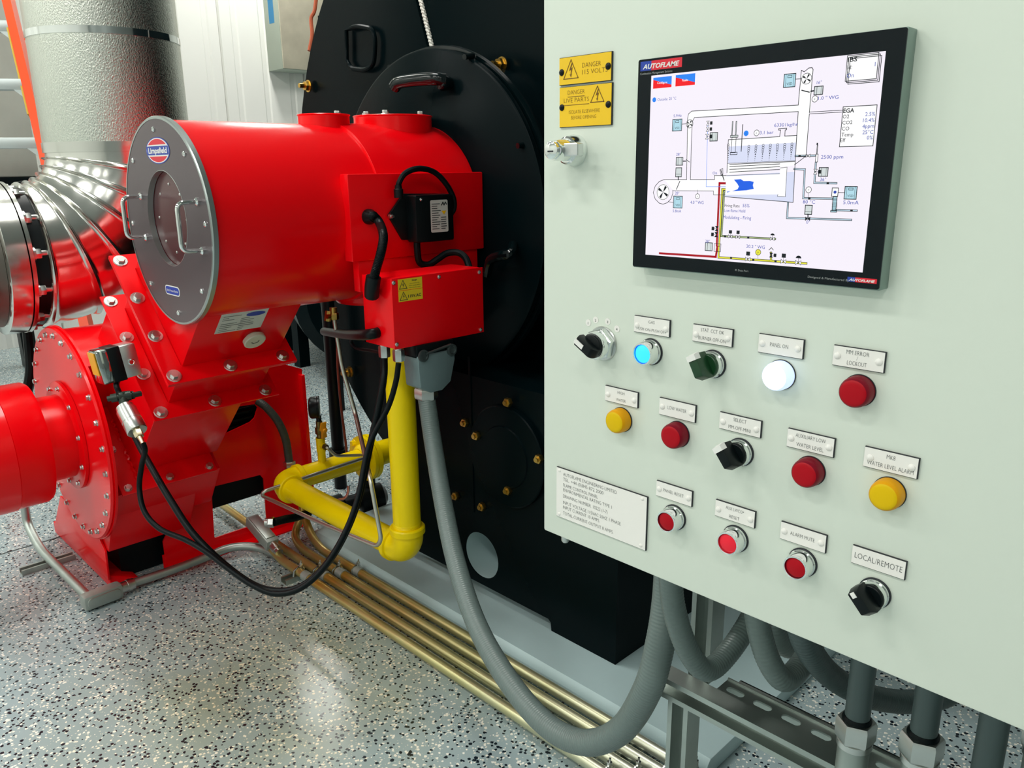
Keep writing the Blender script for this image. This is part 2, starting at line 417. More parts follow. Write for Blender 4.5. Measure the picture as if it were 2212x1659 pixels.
# ------------------------------------------------------------------ control panel
PZ0, PZ1, PX0, PX1 = 1.0045, 2.20, -0.7025, 0.34
cp = thing('control_panel', 'pale green-grey steel control cabinet with lit screen, buttons and lamps on its door', 'control panel', (-0.18, 0.9, 1.0045))
b = MB(); b.box((PX0 + .006, 0.768, PZ0 + .006), (PX1 - .006, 1.10, PZ1 - .006)); part('cabinet_body', b, PANEL, cp, bevel=.004)
b = MB(); b.box((PX0, 0.75, PZ0), (PX1, 0.7665, PZ1)); part('door', b, PANEL, cp, bevel=.003)
b = MB(); b.lathe((-0.672, 0.762, PZ0 - .012), Z_, [(0, .004), (.003, .006), (.014, .006)], 12); part('hinge_pin', b, STEEL, cp)
FO = V((0, 0.75, 0)); FN = V((0, -1, 0))
def onp(u, v, w=0.0): return V((u, 0.75 - w, v))

# engraved plates: black core, coloured face, rivets, lettering
def plate(name, tl, br, lines, face, ink, label, t=.0022, rivets=((.07, .5), (.93, .5)), rv=WHITEP, rr=.0036, extra=None, shift=(0, 0)):
    x0, z1 = tl; x1, z0 = br
    p = MB(); p.box((x0, 0.75 - t, z0), (x1, 0.7502, z1)); pl = part(name, p, BLACKCORE, cp, label)
    p = MB(); e = .0006; p.box((x0 + e * .3, 0.75 - t - .0005, z0 + e), (x1 - e * 1.2, 0.75 - t - .00005, z1 - e)); part('plate_face', p, face, pl, flat=True)
    w = MB(); O = lambda u, v: onp(x0 + (x1 - x0) * u, z0 + (z1 - z0) * v, t + .0008)
    for s, u, v, size, fit in lines:
        write(w, s, O(u, v), X_, Z_, size, 'C' if u > .2 else 'L', weight=-.018, fit=fit, xs=.93)
    if extra: extra(w, O)
    part('lettering', w, ink, pl, flat=True, fix=False)
    for u, v in rivets:
        r = MB(); r.lathe(O(u, v) + Y_ * .0008, FN, [(0, rr), (rr * .35, rr * .9), (rr * .62, rr * .5), (rr * .7, rr * .1)], 14); part('rivet', r, rv, pl)
    return pl
def bolt_sign(w, O, cu, v0, half, h):                      # triangle with a lightning arrow
    c = O(cu, v0)
    stroke(w, [(-half, 0), (half, 0), (0, h)], .0009, c, X_, Z_, True)
    poly(w, [(half*.05, h*.80), (-half*.26, h*.40), (half*.02, h*.47), (-half*.06, h*.22), (-half*.17, h*.24), (half*.0, h*.06), (half*.13, h*.26), (half*.05, h*.24), (half*.24, h*.60), (-half*.0, h*.53), (half*.22, h*.80)], c, X_, Z_)
def sg1(w, O): bolt_sign(w, O, .235, .22, .0112, .0205)
def sg2(w, O):
    bolt_sign(w, O, .735, .57, .0098, .0170)
    for u0, u1, v in ((.17, .49, .745), (.09, .58, .545)):
        a, c = O(u0, v), O(u1, v); stroke(w, [(0, 0), ((c - a).x, 0)], .0006, a, X_, Z_)
plate('danger_sign', (-0.6739,1.623), (-0.5953,1.5922), [('DANGER', .63, .555, .0072, None), ('115 VOLTS', .69, .315, .0072, .0375)], SIGNY, BROWNINK,
      'yellow sign reading DANGER 115 VOLTS, upper of the two yellow signs', rivets=((.05, .47), (.94, .5)), rv=BLK, rr=.0040, extra=sg1)
plate('danger_sign', (-0.6733,1.5903), (-0.5941,1.5446), [('DANGER', .33, .80, .0068, None), ('LIVE PARTS', .335, .61, .0068, .0385), ('ISOLATE ELSEWHERE', .49, .33, .0055, .047), ('BEFORE OPENING', .48, .19, .0055, .038)], SIGNY, BROWNINK,
      'larger yellow sign reading DANGER LIVE PARTS ISOLATE ELSEWHERE BEFORE OPENING', rivets=((.05, .5), (.94, .49)), rv=BLK, rr=.0040, extra=sg2)
WL = .0062
two = lambda a, c, fa=None, fc=None, s=.0050: [(a, .5, .64, s, fa), (c, .5, .17, s, fc)]
plate('label_plate', (-0.554,1.3306), (-0.5041,1.3107), two('GAS', 'PUSH ON-PUSH OFF', None, .041), WHITEP, INK, 'white engraved plate reading GAS PUSH ON-PUSH OFF', rivets=((.09, .42), (.90, .45)))
plate('label_plate', (-0.4738,1.3307), (-0.4244,1.3112), two('STAT. CCT OK', 'BURNER OFF-ON', .0285, .0335, .0056), WHITEP, INK, 'white engraved plate reading STAT. CCT OK BURNER OFF-ON', rivets=((.09, .42), (.88, .45)))
plate('label_plate', (-0.3944,1.331), (-0.3454,1.3109), [('PANEL ON', .47, .42, .0058, .0195)], WHITEP, INK, 'white engraved plate reading PANEL ON', rivets=((.09, .5), (.88, .5)))
plate('label_plate', (-0.3155,1.3307), (-0.2663,1.3105), [('MM ERROR', .48, .66, .0058, .0215), ('/', .48, .42, .0055, None), ('LOCKOUT', .48, .15, .0058, .0185)], WHITEP, INK, 'white engraved plate reading MM ERROR / LOCKOUT', rivets=((.09, .5), (.89, .5)))
plate('label_plate', (-0.5953,1.2376), (-0.545,1.2178), two('HIGH', 'WATER', .0105, .0145), WHITEP, INK, 'white engraved plate reading HIGH WATER', rivets=((.10, .45), (.89, .45)))
plate('label_plate', (-0.5141,1.2382), (-0.4648,1.2173), [('LOW WATER', .5, .44, .0058, .0250)], WHITEP, INK, 'white engraved plate reading LOW WATER', rivets=((.09, .5), (.89, .5)))
plate('label_plate', (-0.4341,1.2376), (-0.3842,1.2183), two('SELECT', 'MM-OFF-MINI', .0155, .0265, .0056), WHITEP, INK, 'white engraved plate reading SELECT MM-OFF-MINI', rivets=((.09, .45), (.89, .45)))
plate('label_plate', (-0.3547,1.237), (-0.305,1.2168), two('AUXILIARY LOW', 'WATER LEVEL', .0315, .0285, .0058), WHITEP, INK, 'white engraved plate reading AUXILIARY LOW WATER LEVEL', rivets=((.09, .5), (.89, .48)))
plate('label_plate', (-0.2758,1.2367), (-0.2259,1.216), two('MK8', 'WATER LEVEL ALARM', .0078, .0425, .0060), WHITEP, INK, 'white engraved plate reading MK8 WATER LEVEL ALARM', rivets=((.12, .5), (.88, .5)))
plate('label_plate', (-0.5137,1.1342), (-0.4635,1.1144), [('PANEL RESET', .49, .43, .0056, .0285)], WHITEP, INK, 'white engraved plate reading PANEL RESET', rivets=((.09, .5), (.90, .5)))
plate('label_plate', (-0.4328,1.1339), (-0.3833,1.1139), two('AUX LWCO*', 'RESET', .0225, .0125, .0054), WHITEP, INK, 'white engraved plate reading AUX LWCO RESET', rivets=((.09, .45), (.89, .45)))
plate('label_plate', (-0.3534,1.1328), (-0.3033,1.1124), [('ALARM MUTE', .49, .42, .0058, .0265)], WHITEP, INK, 'white engraved plate reading ALARM MUTE', rivets=((.09, .5), (.89, .5)))
plate('label_plate', (-0.2769,1.1319), (-0.2251,1.1123), [('LOCAL/REMOTE', .5, .36, .0086, .0455)], WHITEP, INK, 'white plate in larger letters reading LOCAL/REMOTE', rivets=())
dl = [('AUTOFLAME ENGINEERING LIMITED', .083, .865, .0066, .0905), ('TEL. +44 (0)845 872 2000', .083, .765, .0066, .0690), ('FLAME CONTROL PANEL', .083, .650, .0066, .0600), ('ENVIRONMENTAL RATING TYPE 1', .083, .555, .0066, .0830),
      ('DRAWING NUMBER. 10222 (1-7)', .083, .430, .0066, .0765), ('INPUT VOLTAGE 115VAC 50HZ 1 PHASE', .083, .300, .0066, .0980), ('INPUT CURRENT 10 AMPS.', .083, .205, .0066, .0640), ('TOTAL CURRENT OUTPUT 8 AMPS.', .083, .085, .0066, .0865)]
plate('data_plate', (-0.6758,1.1083), (-0.526,1.0359), dl, WHITEP, INK, 'large white engraved data plate with eight lines of text at lower left of door', rivets=((.035, .94), (.95, .94), (.035, .06), (.95, .07)), rr=.0026)
for k, c in enumerate(((-0.6258,1.3119), (-0.614,1.3169), (-0.5952,1.3173), (-0.5808,1.3103))):
    p = MB(); p.cyl(onp(c[0], c[1], .0004), onp(c[0], c[1], .0001), .0042, seg=16); s = part('number_sticker', p, WHITEP, cp, 'tiny round white sticker numbered %d above the left rotary switch' % (k + 1))
    w = MB(); write(w, str(k + 1), onp(c[0], c[1] - .0020, .0008), X_, Z_, .0042); part('lettering', w, INK, s, flat=True, fix=False)

# push buttons, pilot lamps, selector switches (22 mm devices)
def chrome_bezel(c, par, h=.017, r=.0150):
    p = MB(); p.lathe(onp(*c), FN, [(-.0005, r * 1.06), (.0016, r * 1.06), (.0017, r * 1.0)], 40); part('gasket', p, BLACKCORE, par)
    p = MB(); p.lathe(onp(*c, .0015), FN, [(0, r), (.0035, r), (.0045, r * .93), (h - .002, r * .90), (h, r * .86), (h + .0002, r * .76), (h - .004, r * .76), (h - .004, 0.0)], 40, caps=False); part('bezel', p, CHROME, par)
def push(c, lens, rim, label, lit=0.0):
    t = thingpart('push_button', c, label); chrome_bezel(c, t)
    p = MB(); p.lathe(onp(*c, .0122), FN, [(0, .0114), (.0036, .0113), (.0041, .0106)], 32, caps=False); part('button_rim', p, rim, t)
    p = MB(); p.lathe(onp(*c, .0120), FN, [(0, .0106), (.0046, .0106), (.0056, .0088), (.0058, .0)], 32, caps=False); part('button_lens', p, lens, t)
def thingpart(name, c, label):
    o = bpy.data.objects.new(name, None); COL.objects.link(o); o.parent = cp; o['label'] = label; return o
def pilot(c, face, side, label):
    t = thingpart('pilot_lamp', c, label)
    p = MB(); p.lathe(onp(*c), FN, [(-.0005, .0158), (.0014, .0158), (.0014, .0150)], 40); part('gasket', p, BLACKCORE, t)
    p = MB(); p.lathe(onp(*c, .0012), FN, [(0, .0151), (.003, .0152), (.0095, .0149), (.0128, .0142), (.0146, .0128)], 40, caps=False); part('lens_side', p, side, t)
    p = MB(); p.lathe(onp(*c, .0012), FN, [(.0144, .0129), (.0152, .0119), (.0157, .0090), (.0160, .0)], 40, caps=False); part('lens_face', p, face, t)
def selector(c, knob, label, ang, nut=False, style=0):
    t = thingpart('selector_switch', c, label)
    if nut:
        p = MB(); p.lathe(onp(*c), FN, [(0, .0215), (.002, .0215), (.003, .0205)], 40); part('washer', p, STEEL, t)
        p = MB(); p.hexnut(onp(*c, .003), onp(*c, .0115), .0205, .3); part('lock_nut', p, CHROME, t)
        p = MB(); p.lathe(onp(*c, .010), FN, [(0, .0172), (.008, .0168), (.0105, .0158)], 40); part('collar', p, CHROME, t); h0 = .0200; r = .0148
    else:
        chrome_bezel(c, t, .0125); h0 = .0105; r = .0136
    ca, sa = math.cos(math.radians(ang)), math.sin(math.radians(ang))
    A = V((ca, 0, sa)); B = V((-sa, 0, ca))                      # A along the pointer
    p = MB(); O = onp(*c, h0)
    p.lathe(O, FN, [(0, r), (.004, r), (.0050, r * .9)], 32)
    hh = .0215 if not nut else .014
    w = r * .40                                                    # upright grip bar across the disc
    outline = [(-r * .98, 0), (r * 1.16, 0), (r * 1.20, hh * .55), (r * 1.02, hh), (-r * .62, hh), (-r * .98, hh * .5)]
    p.prism(outline, O + FN * .003, A, FN, B, -w, w)
    part('knob', p, knob, t, bevel=.0009)
    p = MB(); q = O + FN * .003
    if style == 1: p.prism([(r * .10, hh + .0002), (r * 1.10, hh + .0002), (r * 1.10, hh + .0012), (r * .10, hh + .0012)], q, A, FN, B, -w * .5, w * .5)
    elif style == 2: p.prism(rrect(r * .62, hh - .0002, r * 1.05, hh + .0008, .0004), q, A, FN, B, -w * .42, w * .42)
    else: p.prism([(r * .75, hh * .60), (r * 1.28, hh * .60), (r * 1.16, hh * 1.06), (r * .72, hh * 1.06)], q, A, FN, B, -w * 1.02, w * 1.02)
    part('pointer_mark', p, WHITEM, t)
selector((-0.6017,1.289), BLK, 'large black rotary switch with white pointer and hexagonal chrome nut, below the number stickers', 150, True, 1)
push((-0.5298,1.29), LITB, LITBR, 'glowing cyan-blue illuminated push button under the GAS plate')
selector((-0.4472,1.2891), GREEN, 'dark green selector switch with chrome collar under the BURNER OFF-ON plate', 118)
pilot((-0.3677,1.2911), LITW, LITWS, 'brightly lit white pilot lamp under the PANEL ON plate')
pilot((-0.2876,1.2898), LENSR, LENSRS, 'unlit dark red pilot lamp under the MM ERROR / LOCKOUT plate')
pilot((-0.5699,1.1979), LENSY, LENSYS, 'amber pilot lamp under the HIGH WATER plate, smaller of two in view')
pilot((-0.488,1.1983), LENSR, LENSRS, 'unlit dark red pilot lamp under the LOW WATER plate')
selector((-0.4073,1.1967), BLK, 'black selector switch with white tip under the SELECT MM-OFF-MINI plate', 128)
pilot((-0.3276,1.1966), LENSR, LENSRS, 'unlit dark red pilot lamp under the AUXILIARY LOW WATER LEVEL plate')
pilot((-0.2493,1.1957), LENSY, LENSYS, 'amber pilot lamp under the MK8 WATER LEVEL ALARM plate')
push((-0.4875,1.0935), LENSR, LENSRS, 'dark red push button in chrome ring under the PANEL RESET plate')
push((-0.406,1.0936), LENSRB, LENSRB, 'bright red push button in chrome ring under the AUX LWCO RESET plate')
push((-0.3268,1.0934), LENSR, LENSRS, 'dark red push button in chrome ring under the ALARM MUTE plate')
selector((-0.2514,1.0877), BLK, 'black selector switch with short white dash under the LOCAL/REMOTE plate', 132, style=2)

# quarter-turn lock handle
t = thingpart('door_lock', (-0.6498,1.518), 'chrome wing handle with key cylinder below the yellow signs')
c = (-0.6498,1.518)
p = MB(); p.lathe(onp(*c), FN, [(0, .0185), (.003, .0185), (.006, .0170), (.016, .0160), (.018, .0140)], 36); part('escutcheon', p, CHROME, t)
p = MB(); p.lathe(onp(*c, .016), FN, [(0, .0125), (.020, .0118), (.0225, .0108)], 32); part('barrel', p, CHROME, t)
p = MB(); p.prism(rrect(-.019, -.0072, .030, .0078, .002), onp(*c, .020), X_, Z_, FN, 0, .0115); part('wing', p, ALU, t, bevel=.0012)
p = MB(); p.lathe(onp(c[0], c[1], .0425), FN, [(-.004, .0100), (.001, .0100), (.0016, .0090)], 28); part('key_cylinder', p, CHROME, t)
p = MB(); p.box((c[0] - .0042, .75 - .0447, c[1] - .0022), (c[0] + .0042, .75 - .0439, c[1] - .0004)); part('keyhole', p, BLACKCORE, t)

# ------------------------------------------------------------------ touchscreen
SX0, SX1, SZ0, SZ1 = -0.5460, -0.2722, 1.3889, 1.6080
ts = thingpart('touchscreen', None, 'lit touchscreen in a black bezel with silver edge showing a boiler diagram')
p = MB(); p.box((SX0, .7312, SZ0), (SX1, .7505, SZ1)); part('housing', p, mat('green_grey_housing', (.22, .31, .27), .4, .2), ts, bevel=.0012)
DX0, DX1, DZ0, DZ1 = -0.5286, -0.2886, 1.4042, 1.5906
p = MB(); p.prism([rrect(SX0 + .0006, SZ0 + .0012, SX1 - .0006, SZ1 - .0006, .002), [(DX0, DZ0), (DX1, DZ0), (DX1, DZ1), (DX0, DZ1)]], (0, .73, 0), X_, Z_, Y_, 0, .0013); part('bezel', p, GLASSBLK, ts, flat=True)
p = MB(); p.box((DX0, .7304, DZ0), (DX1, .7311, DZ1)); part('display', p, D_BG, ts, flat=True)
SO = lambda w: V((0, .73 - w, 0))
SC_ROW = {256: ((-0.3203, 1.538), (-0.2921, 1.539)), 269: ((-0.3202, 1.5329), (-0.292, 1.534)), 282: ((-0.3201, 1.5278), (-0.2919, 1.5291)), 295: ((-0.32, 1.5227), (-0.2921, 1.5241)), 307: ((-0.3204, 1.518), (-0.292, 1.5195))}
SC_TUBE = {355: ((-0.43, 1.4999), (-0.3617, 1.5018)), 360: ((-0.4298, 1.4977), (-0.3768, 1.4998)), 366: ((-0.4297, 1.495), (-0.3766, 1.4973)), 372: ((-0.4295, 1.4924), (-0.3764, 1.4947))}
SC_BUB = [[(-0.4102, 1.5166), (-0.4102, 1.5147), (-0.4103, 1.5127), (-0.4104, 1.5107), (-0.4104, 1.5087), (-0.4105, 1.5067), (-0.4105, 1.5047), (-0.4106, 1.5027)], [(-0.4026, 1.5168), (-0.4026, 1.5148), (-0.4027, 1.5129), (-0.4027, 1.5109), (-0.4028, 1.5089), (-0.4028, 1.5069), (-0.4029, 1.5049), (-0.4029, 1.503)], [(-0.3951, 1.517), (-0.3951, 1.515), (-0.3952, 1.513), (-0.3952, 1.5111), (-0.3952, 1.5091), (-0.3953, 1.5071), (-0.3953, 1.5052), (-0.3954, 1.5032)], [(-0.3877, 1.5171), (-0.3877, 1.5152), (-0.3877, 1.5132), (-0.3878, 1.5113), (-0.3878, 1.5093), (-0.3878, 1.5074), (-0.3879, 1.5054), (-0.3879, 1.5034)], [(-0.3804, 1.5173), (-0.3804, 1.5153), (-0.3804, 1.5134), (-0.3804, 1.5115), (-0.3805, 1.5095), (-0.3805, 1.5076), (-0.3805, 1.5056), (-0.3806, 1.5037)], [(-0.3731, 1.5174), (-0.3732, 1.5155), (-0.3732, 1.5136), (-0.3732, 1.5116), (-0.3732, 1.5097), (-0.3733, 1.5078), (-0.3733, 1.5059), (-0.3733, 1.5039)], [(-0.366, 1.5175), (-0.366, 1.5156), (-0.3661, 1.5137), (-0.3661, 1.5118), (-0.3661, 1.5099), (-0.3661, 1.508), (-0.3661, 1.5061), (-0.3662, 1.5042)], [(-0.4328, 1.5185), (-0.4327, 1.5165), (-0.4325, 1.5145), (-0.4324, 1.5124), (-0.4323, 1.5104), (-0.4321, 1.5084), (-0.432, 1.5063), (-0.4318, 1.5043)]]
SC_PRB = [((-0.4298, 1.5276), (-0.429, 1.5406)), ((-0.4258, 1.5275), (-0.4249, 1.5406)), ((-0.4181, 1.5121), (-0.4184, 1.5371))]
SC_PUMP = [((-0.3232, 1.4692), (-0.3185, 1.4692)), ((-0.3231, 1.4679), (-0.3184, 1.468)), ((-0.323, 1.4667), (-0.3183, 1.4668)), ((-0.3228, 1.4655), (-0.3181, 1.4656)), ((-0.3227, 1.4642), (-0.318, 1.4643)), ((-0.3226, 1.463), (-0.3179, 1.4631)), ((-0.3225, 1.4617), (-0.3178, 1.4619)), ((-0.3224, 1.4605), (-0.3177, 1.4606)), ((-0.3222, 1.4593), (-0.3175, 1.4594))]
LAY = {}
def layer(m): return LAY.setdefault(m.name, (m, MB()))[1]
D_WT = disp('bright_white', (0.985, 0.985, 0.99))
_ly = {'display_white': .00000, 'display_bright_white': .00012, 'display_lilac': .00004, 'display_pale_cyan': .00006, 'display_grey': .00010, 'display_red': .00008, 'display_sky_blue': .00010, 'display_yellow': .00012, 'display_dark_red': .00010, 'display_green_grey': .00012, 'display_flame': .00016, 'display_blue': .00020, 'display_black': .00014}
def so(m): return SO(_ly.get(m.name, 0) * 1.0 - .0003)
def fillp(m, pts): poly(layer(m), pts, so(m), X_, Z_)
def line(pts, w=.00055, m=None, closed=False): m = m or D_BK; stroke(layer(m), pts, w, so(m), X_, Z_, closed)
def say(s, at, size=.0042, m=None, align='L', weight=.0, fit=None): m = m or D_BL; write(layer(m), s, so(m) + X_ * at[0] + Z_ * at[1], X_, Z_, size * .88, align, weight, fit)
def disc(m, at, r, n=24, ry=None): fillp(m, circ(at[0], at[1], r, n, ry))
def oval(at, r, w=.00045, m=None): line(circ(at[0], at[1], r, 24), w, m, True)
def boxo(a, c, m=None, w=.00055):
    q = [(a[0], a[1]), (c[0], a[1]), (c[0], c[1]), (a[0], c[1])]
    if m: fillp(m, q)
    line(q, w, None, True)
    return q
def pipe2(pts, w=.0017, m=None):
    m = m or D_PI; w = w * .82
    stroke(LAY.setdefault('pipe_edge', (D_BK, MB()))[1], pts, w + .0009, SO(-.00026), X_, Z_); stroke(LAY.setdefault('pipe_' + (m or D_CY).name, (m or D_CY, MB()))[1], pts, w - .0001, SO(-.00023), X_, Z_)
def fan(at, r, blade=None):
    disc(D_WH, at, r); oval(at, r)
    for k in range(4):
        a = math.radians(55 + 90 * k); ca, sa = math.cos(a), math.sin(a)
        pts = [(0, 0), (.45, .16), (.80, .24), (.90, .08), (.86, -.12), (.5, -.10)]
        fillp(D_BK, [(at[0] + r * (x * ca - y * sa), at[1] + r * (x * sa + y * ca)) for x, y in pts])
def vsd(a, c):
    boxo(a, c, D_CY, .0007); w = c[0] - a[0]; h = c[1] - a[1]
    line([(a[0] + w * .16, a[1]), (a[0] + w * .16, c[1])], .0003); line([(a[0] + w * .84, a[1]), (a[0] + w * .84, c[1])], .0003)
    line([(a[0] + w * .32, a[1] + h * .72), (a[0] + w * .68, a[1] + h * .72), (a[0] + w * .68, a[1] + h * .88), (a[0] + w * .32, a[1] + h * .88)], .0004, None, True)
    say('VSD', (a[0] + w * .5, a[1] + h * .16), .0034, D_BK, 'C')
def motor(a, c, vert=False):
    boxo(a, c, D_GR, .0007); w = c[0] - a[0]; h = c[1] - a[1]
    if vert: line([(a[0], a[1] + h * .3), (c[0], a[1] + h * .3)], .0004)
    else:
        line([(a[0] + w * .3, a[1]), (a[0] + w * .3, c[1])], .0004); line([(a[0] + w * .8, a[1]), (a[0] + w * .8, c[1])], .0003)
def valve(at, r=.0024, act=True, black=False, up=True, dome=False):
    m = D_BK if black else D_WT
    for s in (-1, 1):
        q = [(at[0], at[1]), (at[0] + s * r, at[1] + r * .75), (at[0] + s * r, at[1] - r * .75)]
        fillp(m, q); line(q, .0004, None, True)
    if act:
        line([(at[0], at[1]), (at[0], at[1] + r * 1.8)], .0003)
        if dome: fillp(D_BK, [(at[0] + r * math.cos(PI * k / 10), at[1] + r * 1.5 + r * .9 * math.sin(PI * k / 10)) for k in range(11)])
        else: fillp(D_BK, [(at[0] - r * .8, at[1] + r * 1.4), (at[0] + r * .8, at[1] + r * 1.4), (at[0] + r * .8, at[1] + r * 2.9), (at[0] - r * .8, at[1] + r * 2.9)])
def valve_v(at, r=.0024, side=-1, black=True):
    m = D_BK if black else D_WT
    for s in (-1, 1):
        q = [(at[0], at[1]), (at[0] + r * .75, at[1] + s * r), (at[0] - r * .75, at[1] + s * r)]
        fillp(m, q); line(q, .0004, None, True)
    line([(at[0], at[1]), (at[0] + side * r * 1.5, at[1])], .0003)
    fillp(D_BK, [(at[0] + side * r * 1.2, at[1] - r * .75), (at[0] + side * r * 2.5, at[1] - r * .75), (at[0] + side * r * 2.5, at[1] + r * .75), (at[0] + side * r * 1.2, at[1] + r * .75)])
def gaugep(at, r=.0028, ch='P', m=None, ring=None):
    disc(m or D_WT, at, r); oval(at, r); say(ch, (at[0], at[1] - r * .45), r * .95, D_BK, 'C')
def mark(at, r=.0009): fillp(D_BK, [(at[0]-r*1.3, at[1]-r), (at[0]+r*1.3, at[1]-r), (at[0]+r*1.3, at[1]+r), (at[0]-r*1.3, at[1]+r)])

def button2(a, c, s):
    x0, z1 = a; x1, z0 = c
    fillp(D_SKY, [(x0, z1 - (z1-z0)*.2), (x1, z0 + (z1-z0)*.22), (x1, z1), (x0, z1)])
    fillp(D_RED, [(x0, z0), (x1, z0), (x1, z0 + (z1-z0)*.22), (x0, z1 - (z1-z0)*.2)])
    write(layer(D_WH2), s, SO(-.00008) + X_ * ((x0+x1)/2) + Z_ * ((z0+z1)/2 - .0012), X_, Z_, .0030, 'C', .01)
D_WH2 = disp('white_lettering', (0.97, 0.96, 0.99)); _ly['display_white_lettering'] = 0
button2((-0.5258,1.5883), (-0.5028,1.5775), 'Configure'); button2((-0.498,1.5886), (-0.4748,1.5777), 'Faults')
disc(D_SKY, (-0.5237,1.5664), .0024); say('Outside: 25 °C', (-0.5195,1.565), .0042, fit=.0232)
# flue duct across the top and down the left
duct = [(-0.4797,1.4925),(-0.4815,1.5452),(-0.4806,1.5501),(-0.4769,1.5526),(-0.3629,1.5518),(-0.3626,1.5781),(-0.3583,1.5789),(-0.3555,1.5818),(-0.3516,1.5822),(-0.351,1.5618),(-0.3504,1.5459),(-0.3516,1.5447),(-0.3513,1.5066),(-0.3616,1.5063),(-0.3624,1.5461),(-0.4733,1.5462),(-0.4758,1.5423),(-0.4752,1.4925)]
fillp(D_WH, duct[:-1])
line([(-0.4793,1.4851),(-0.4815,1.5452),(-0.4806,1.5501),(-0.4769,1.5526),(-0.3629,1.5518),(-0.3625,1.5816)], .0006); line([(-0.4758,1.5423),(-0.4748,1.4851)], .0006); line([(-0.4758,1.5423),(-0.4733,1.5462),(-0.3624,1.5461),(-0.3616,1.5063)], .0006)
line([(-0.3625,1.5816),(-0.3597,1.5802),(-0.3556,1.583),(-0.3526,1.5831),(-0.3515,1.5814),(-0.3516,1.5447)], .0006); line([(-0.3515,1.5435),(-0.3513,1.5066)], .0006)
line([(-0.3517,1.5451),(-0.3214,1.5451)], .0005); line([(-0.3515,1.5435),(-0.3217,1.5435)], .0005)
fan((-0.4787,1.5404), .0040); vsd((-0.4995,1.5341), (-0.4882,1.5455)); line([(-0.4879,1.5405), (-0.4823,1.5405)], .0005); say('5.9Hz', (-0.4937,1.5478), .0040, align='C', fit=.0098)
fan((-0.3569,1.5741), .0047); vsd((-0.3788,1.5681), (-0.3676,1.5795)); line([(-0.3672,1.5745), (-0.3618,1.5744)], .0005)
line([(-0.3605,1.5644),(-0.3533,1.5623)], .0009); motor((-0.3487,1.5597), (-0.3407,1.5667)); line([(-0.3516,1.563), (-0.349,1.5632)], .0012); say('16°', (-0.3469,1.5686), .0044)
gaugep((-0.3475,1.5562), .0027); say('1.0 " WG', (-0.3443,1.555), .0046, fit=.0185)
for k in (2, 1, 0):
    d = k * .0013; a = (-0.3211,1.5691); c = (-0.2943,1.5899)
    a, c = (a[0] + d, a[1] - d), (c[0] + d, c[1] - d)
    boxo(a, c, D_WH if k == 0 else None, .0006)
say('IBS', (-0.3205,1.5848), .0056, D_BK, weight=.018, fit=.0082); say('Id:', (-0.3203,1.5787), .0054, D_BK); say('1', (-0.2965,1.5793), .0054, align='C'); say('On', (-0.32,1.5719), .0054)
boxo((-0.3208,1.514), (-0.2913,1.5478), D_WH, .0006)
say('EGA', (-0.3203,1.5427), .0056, D_BK, weight=.02)
for s, v, y in (('O2', '2.5%', 256), ('CO2', '10.4%', 269), ('CO', '4ppm', 282), ('Temp', '25°C', 295), ('Eff', '0%', 307)):
    say(s, SC_ROW[y][0], .0050, D_BK); say(v, SC_ROW[y][1], .0050, align='R')
# steam drum and furnace
shell = [(-0.4342,1.5243),(-0.3605,1.5249),(-0.3607,1.4642),(-0.433,1.4671)]
line([(-0.4326,1.4919),(-0.4331,1.5234),(-0.3789,1.5246),(-0.3784,1.5305),(-0.3803,1.5305),(-0.3804,1.5318),(-0.3725,1.5319),(-0.3724,1.5306),(-0.3738,1.5303),(-0.3738,1.5249),(-0.3619,1.5251),(-0.3616,1.5063),(-0.3603,1.4646),(-0.4331,1.4685)], .0006)
fillp(D_WH, [(-0.4326,1.5233),(-0.3624,1.5249),(-0.3622,1.5179),(-0.4322,1.5172)]); fillp(D_LILAC, [(-0.4322,1.5168),(-0.3623,1.5188),(-0.3618,1.5026),(-0.4321,1.5008)])
fillp(D_LILAC, [(-0.4324,1.4892),(-0.3613,1.4926),(-0.3603,1.4646),(-0.4336,1.4685)]); fillp(D_WT, [(-0.4326,1.5004),(-0.3613,1.5022),(-0.3619,1.4984),(-0.4319,1.4897)])
fillp(D_WT, [(-0.4334,1.4883),(-0.376,1.4905),(-0.376,1.496),(-0.3691,1.4968),(-0.3686,1.4696),(-0.3767,1.4699),(-0.3763,1.4716),(-0.4327,1.4703)])
line([(-0.376,1.496),(-0.3691,1.4968),(-0.3686,1.4696),(-0.3767,1.4699),(-0.3763,1.4716)], .0004)
for y0 in (355, 360, 366, 372): line([SC_TUBE[y0][0], SC_TUBE[y0][1]], .0006)
line([(-0.4326,1.5008),(-0.3613,1.5026)], .0004); line([(-0.4329,1.4892),(-0.3761,1.4909)], .0004); line([(-0.3616,1.5063),(-0.3513,1.5066)], .0005); line([(-0.3619,1.4988),(-0.3513,1.5066)], .0006)
for k in range(8):
    for j in range(8):
        r = (.0011, .0011, .0010, .0008, .0006, .0005, .0004, .0003)[j]
        q = SC_BUB[k][j]
        if r > .0007: oval(q, r, .00035)
        else: disc(D_BK, q, r, 10)
for q in (SC_PRB[0], SC_PRB[1], SC_PRB[2]): boxo(q[0], q[1], D_GR, .0005)
boxo((-0.4301,1.5092), (-0.4226,1.5113)); boxo((-0.4292,1.511), (-0.4246,1.5257), D_WH, .0005); boxo((-0.431,1.5255), (-0.4227,1.5274), D_GR, .0005)
disc(D_SKY, (-0.4141,1.5288), .0026); say('L', (-0.414,1.5279), .0026, D_BK, 'C'); gaugep((-0.403,1.5288), .0027); say('3.1 bar', (-0.3995,1.5274), .0046, fit=.0140)
say('63301kg/hr', (-0.3852,1.5336), .0046, fit=.0236)
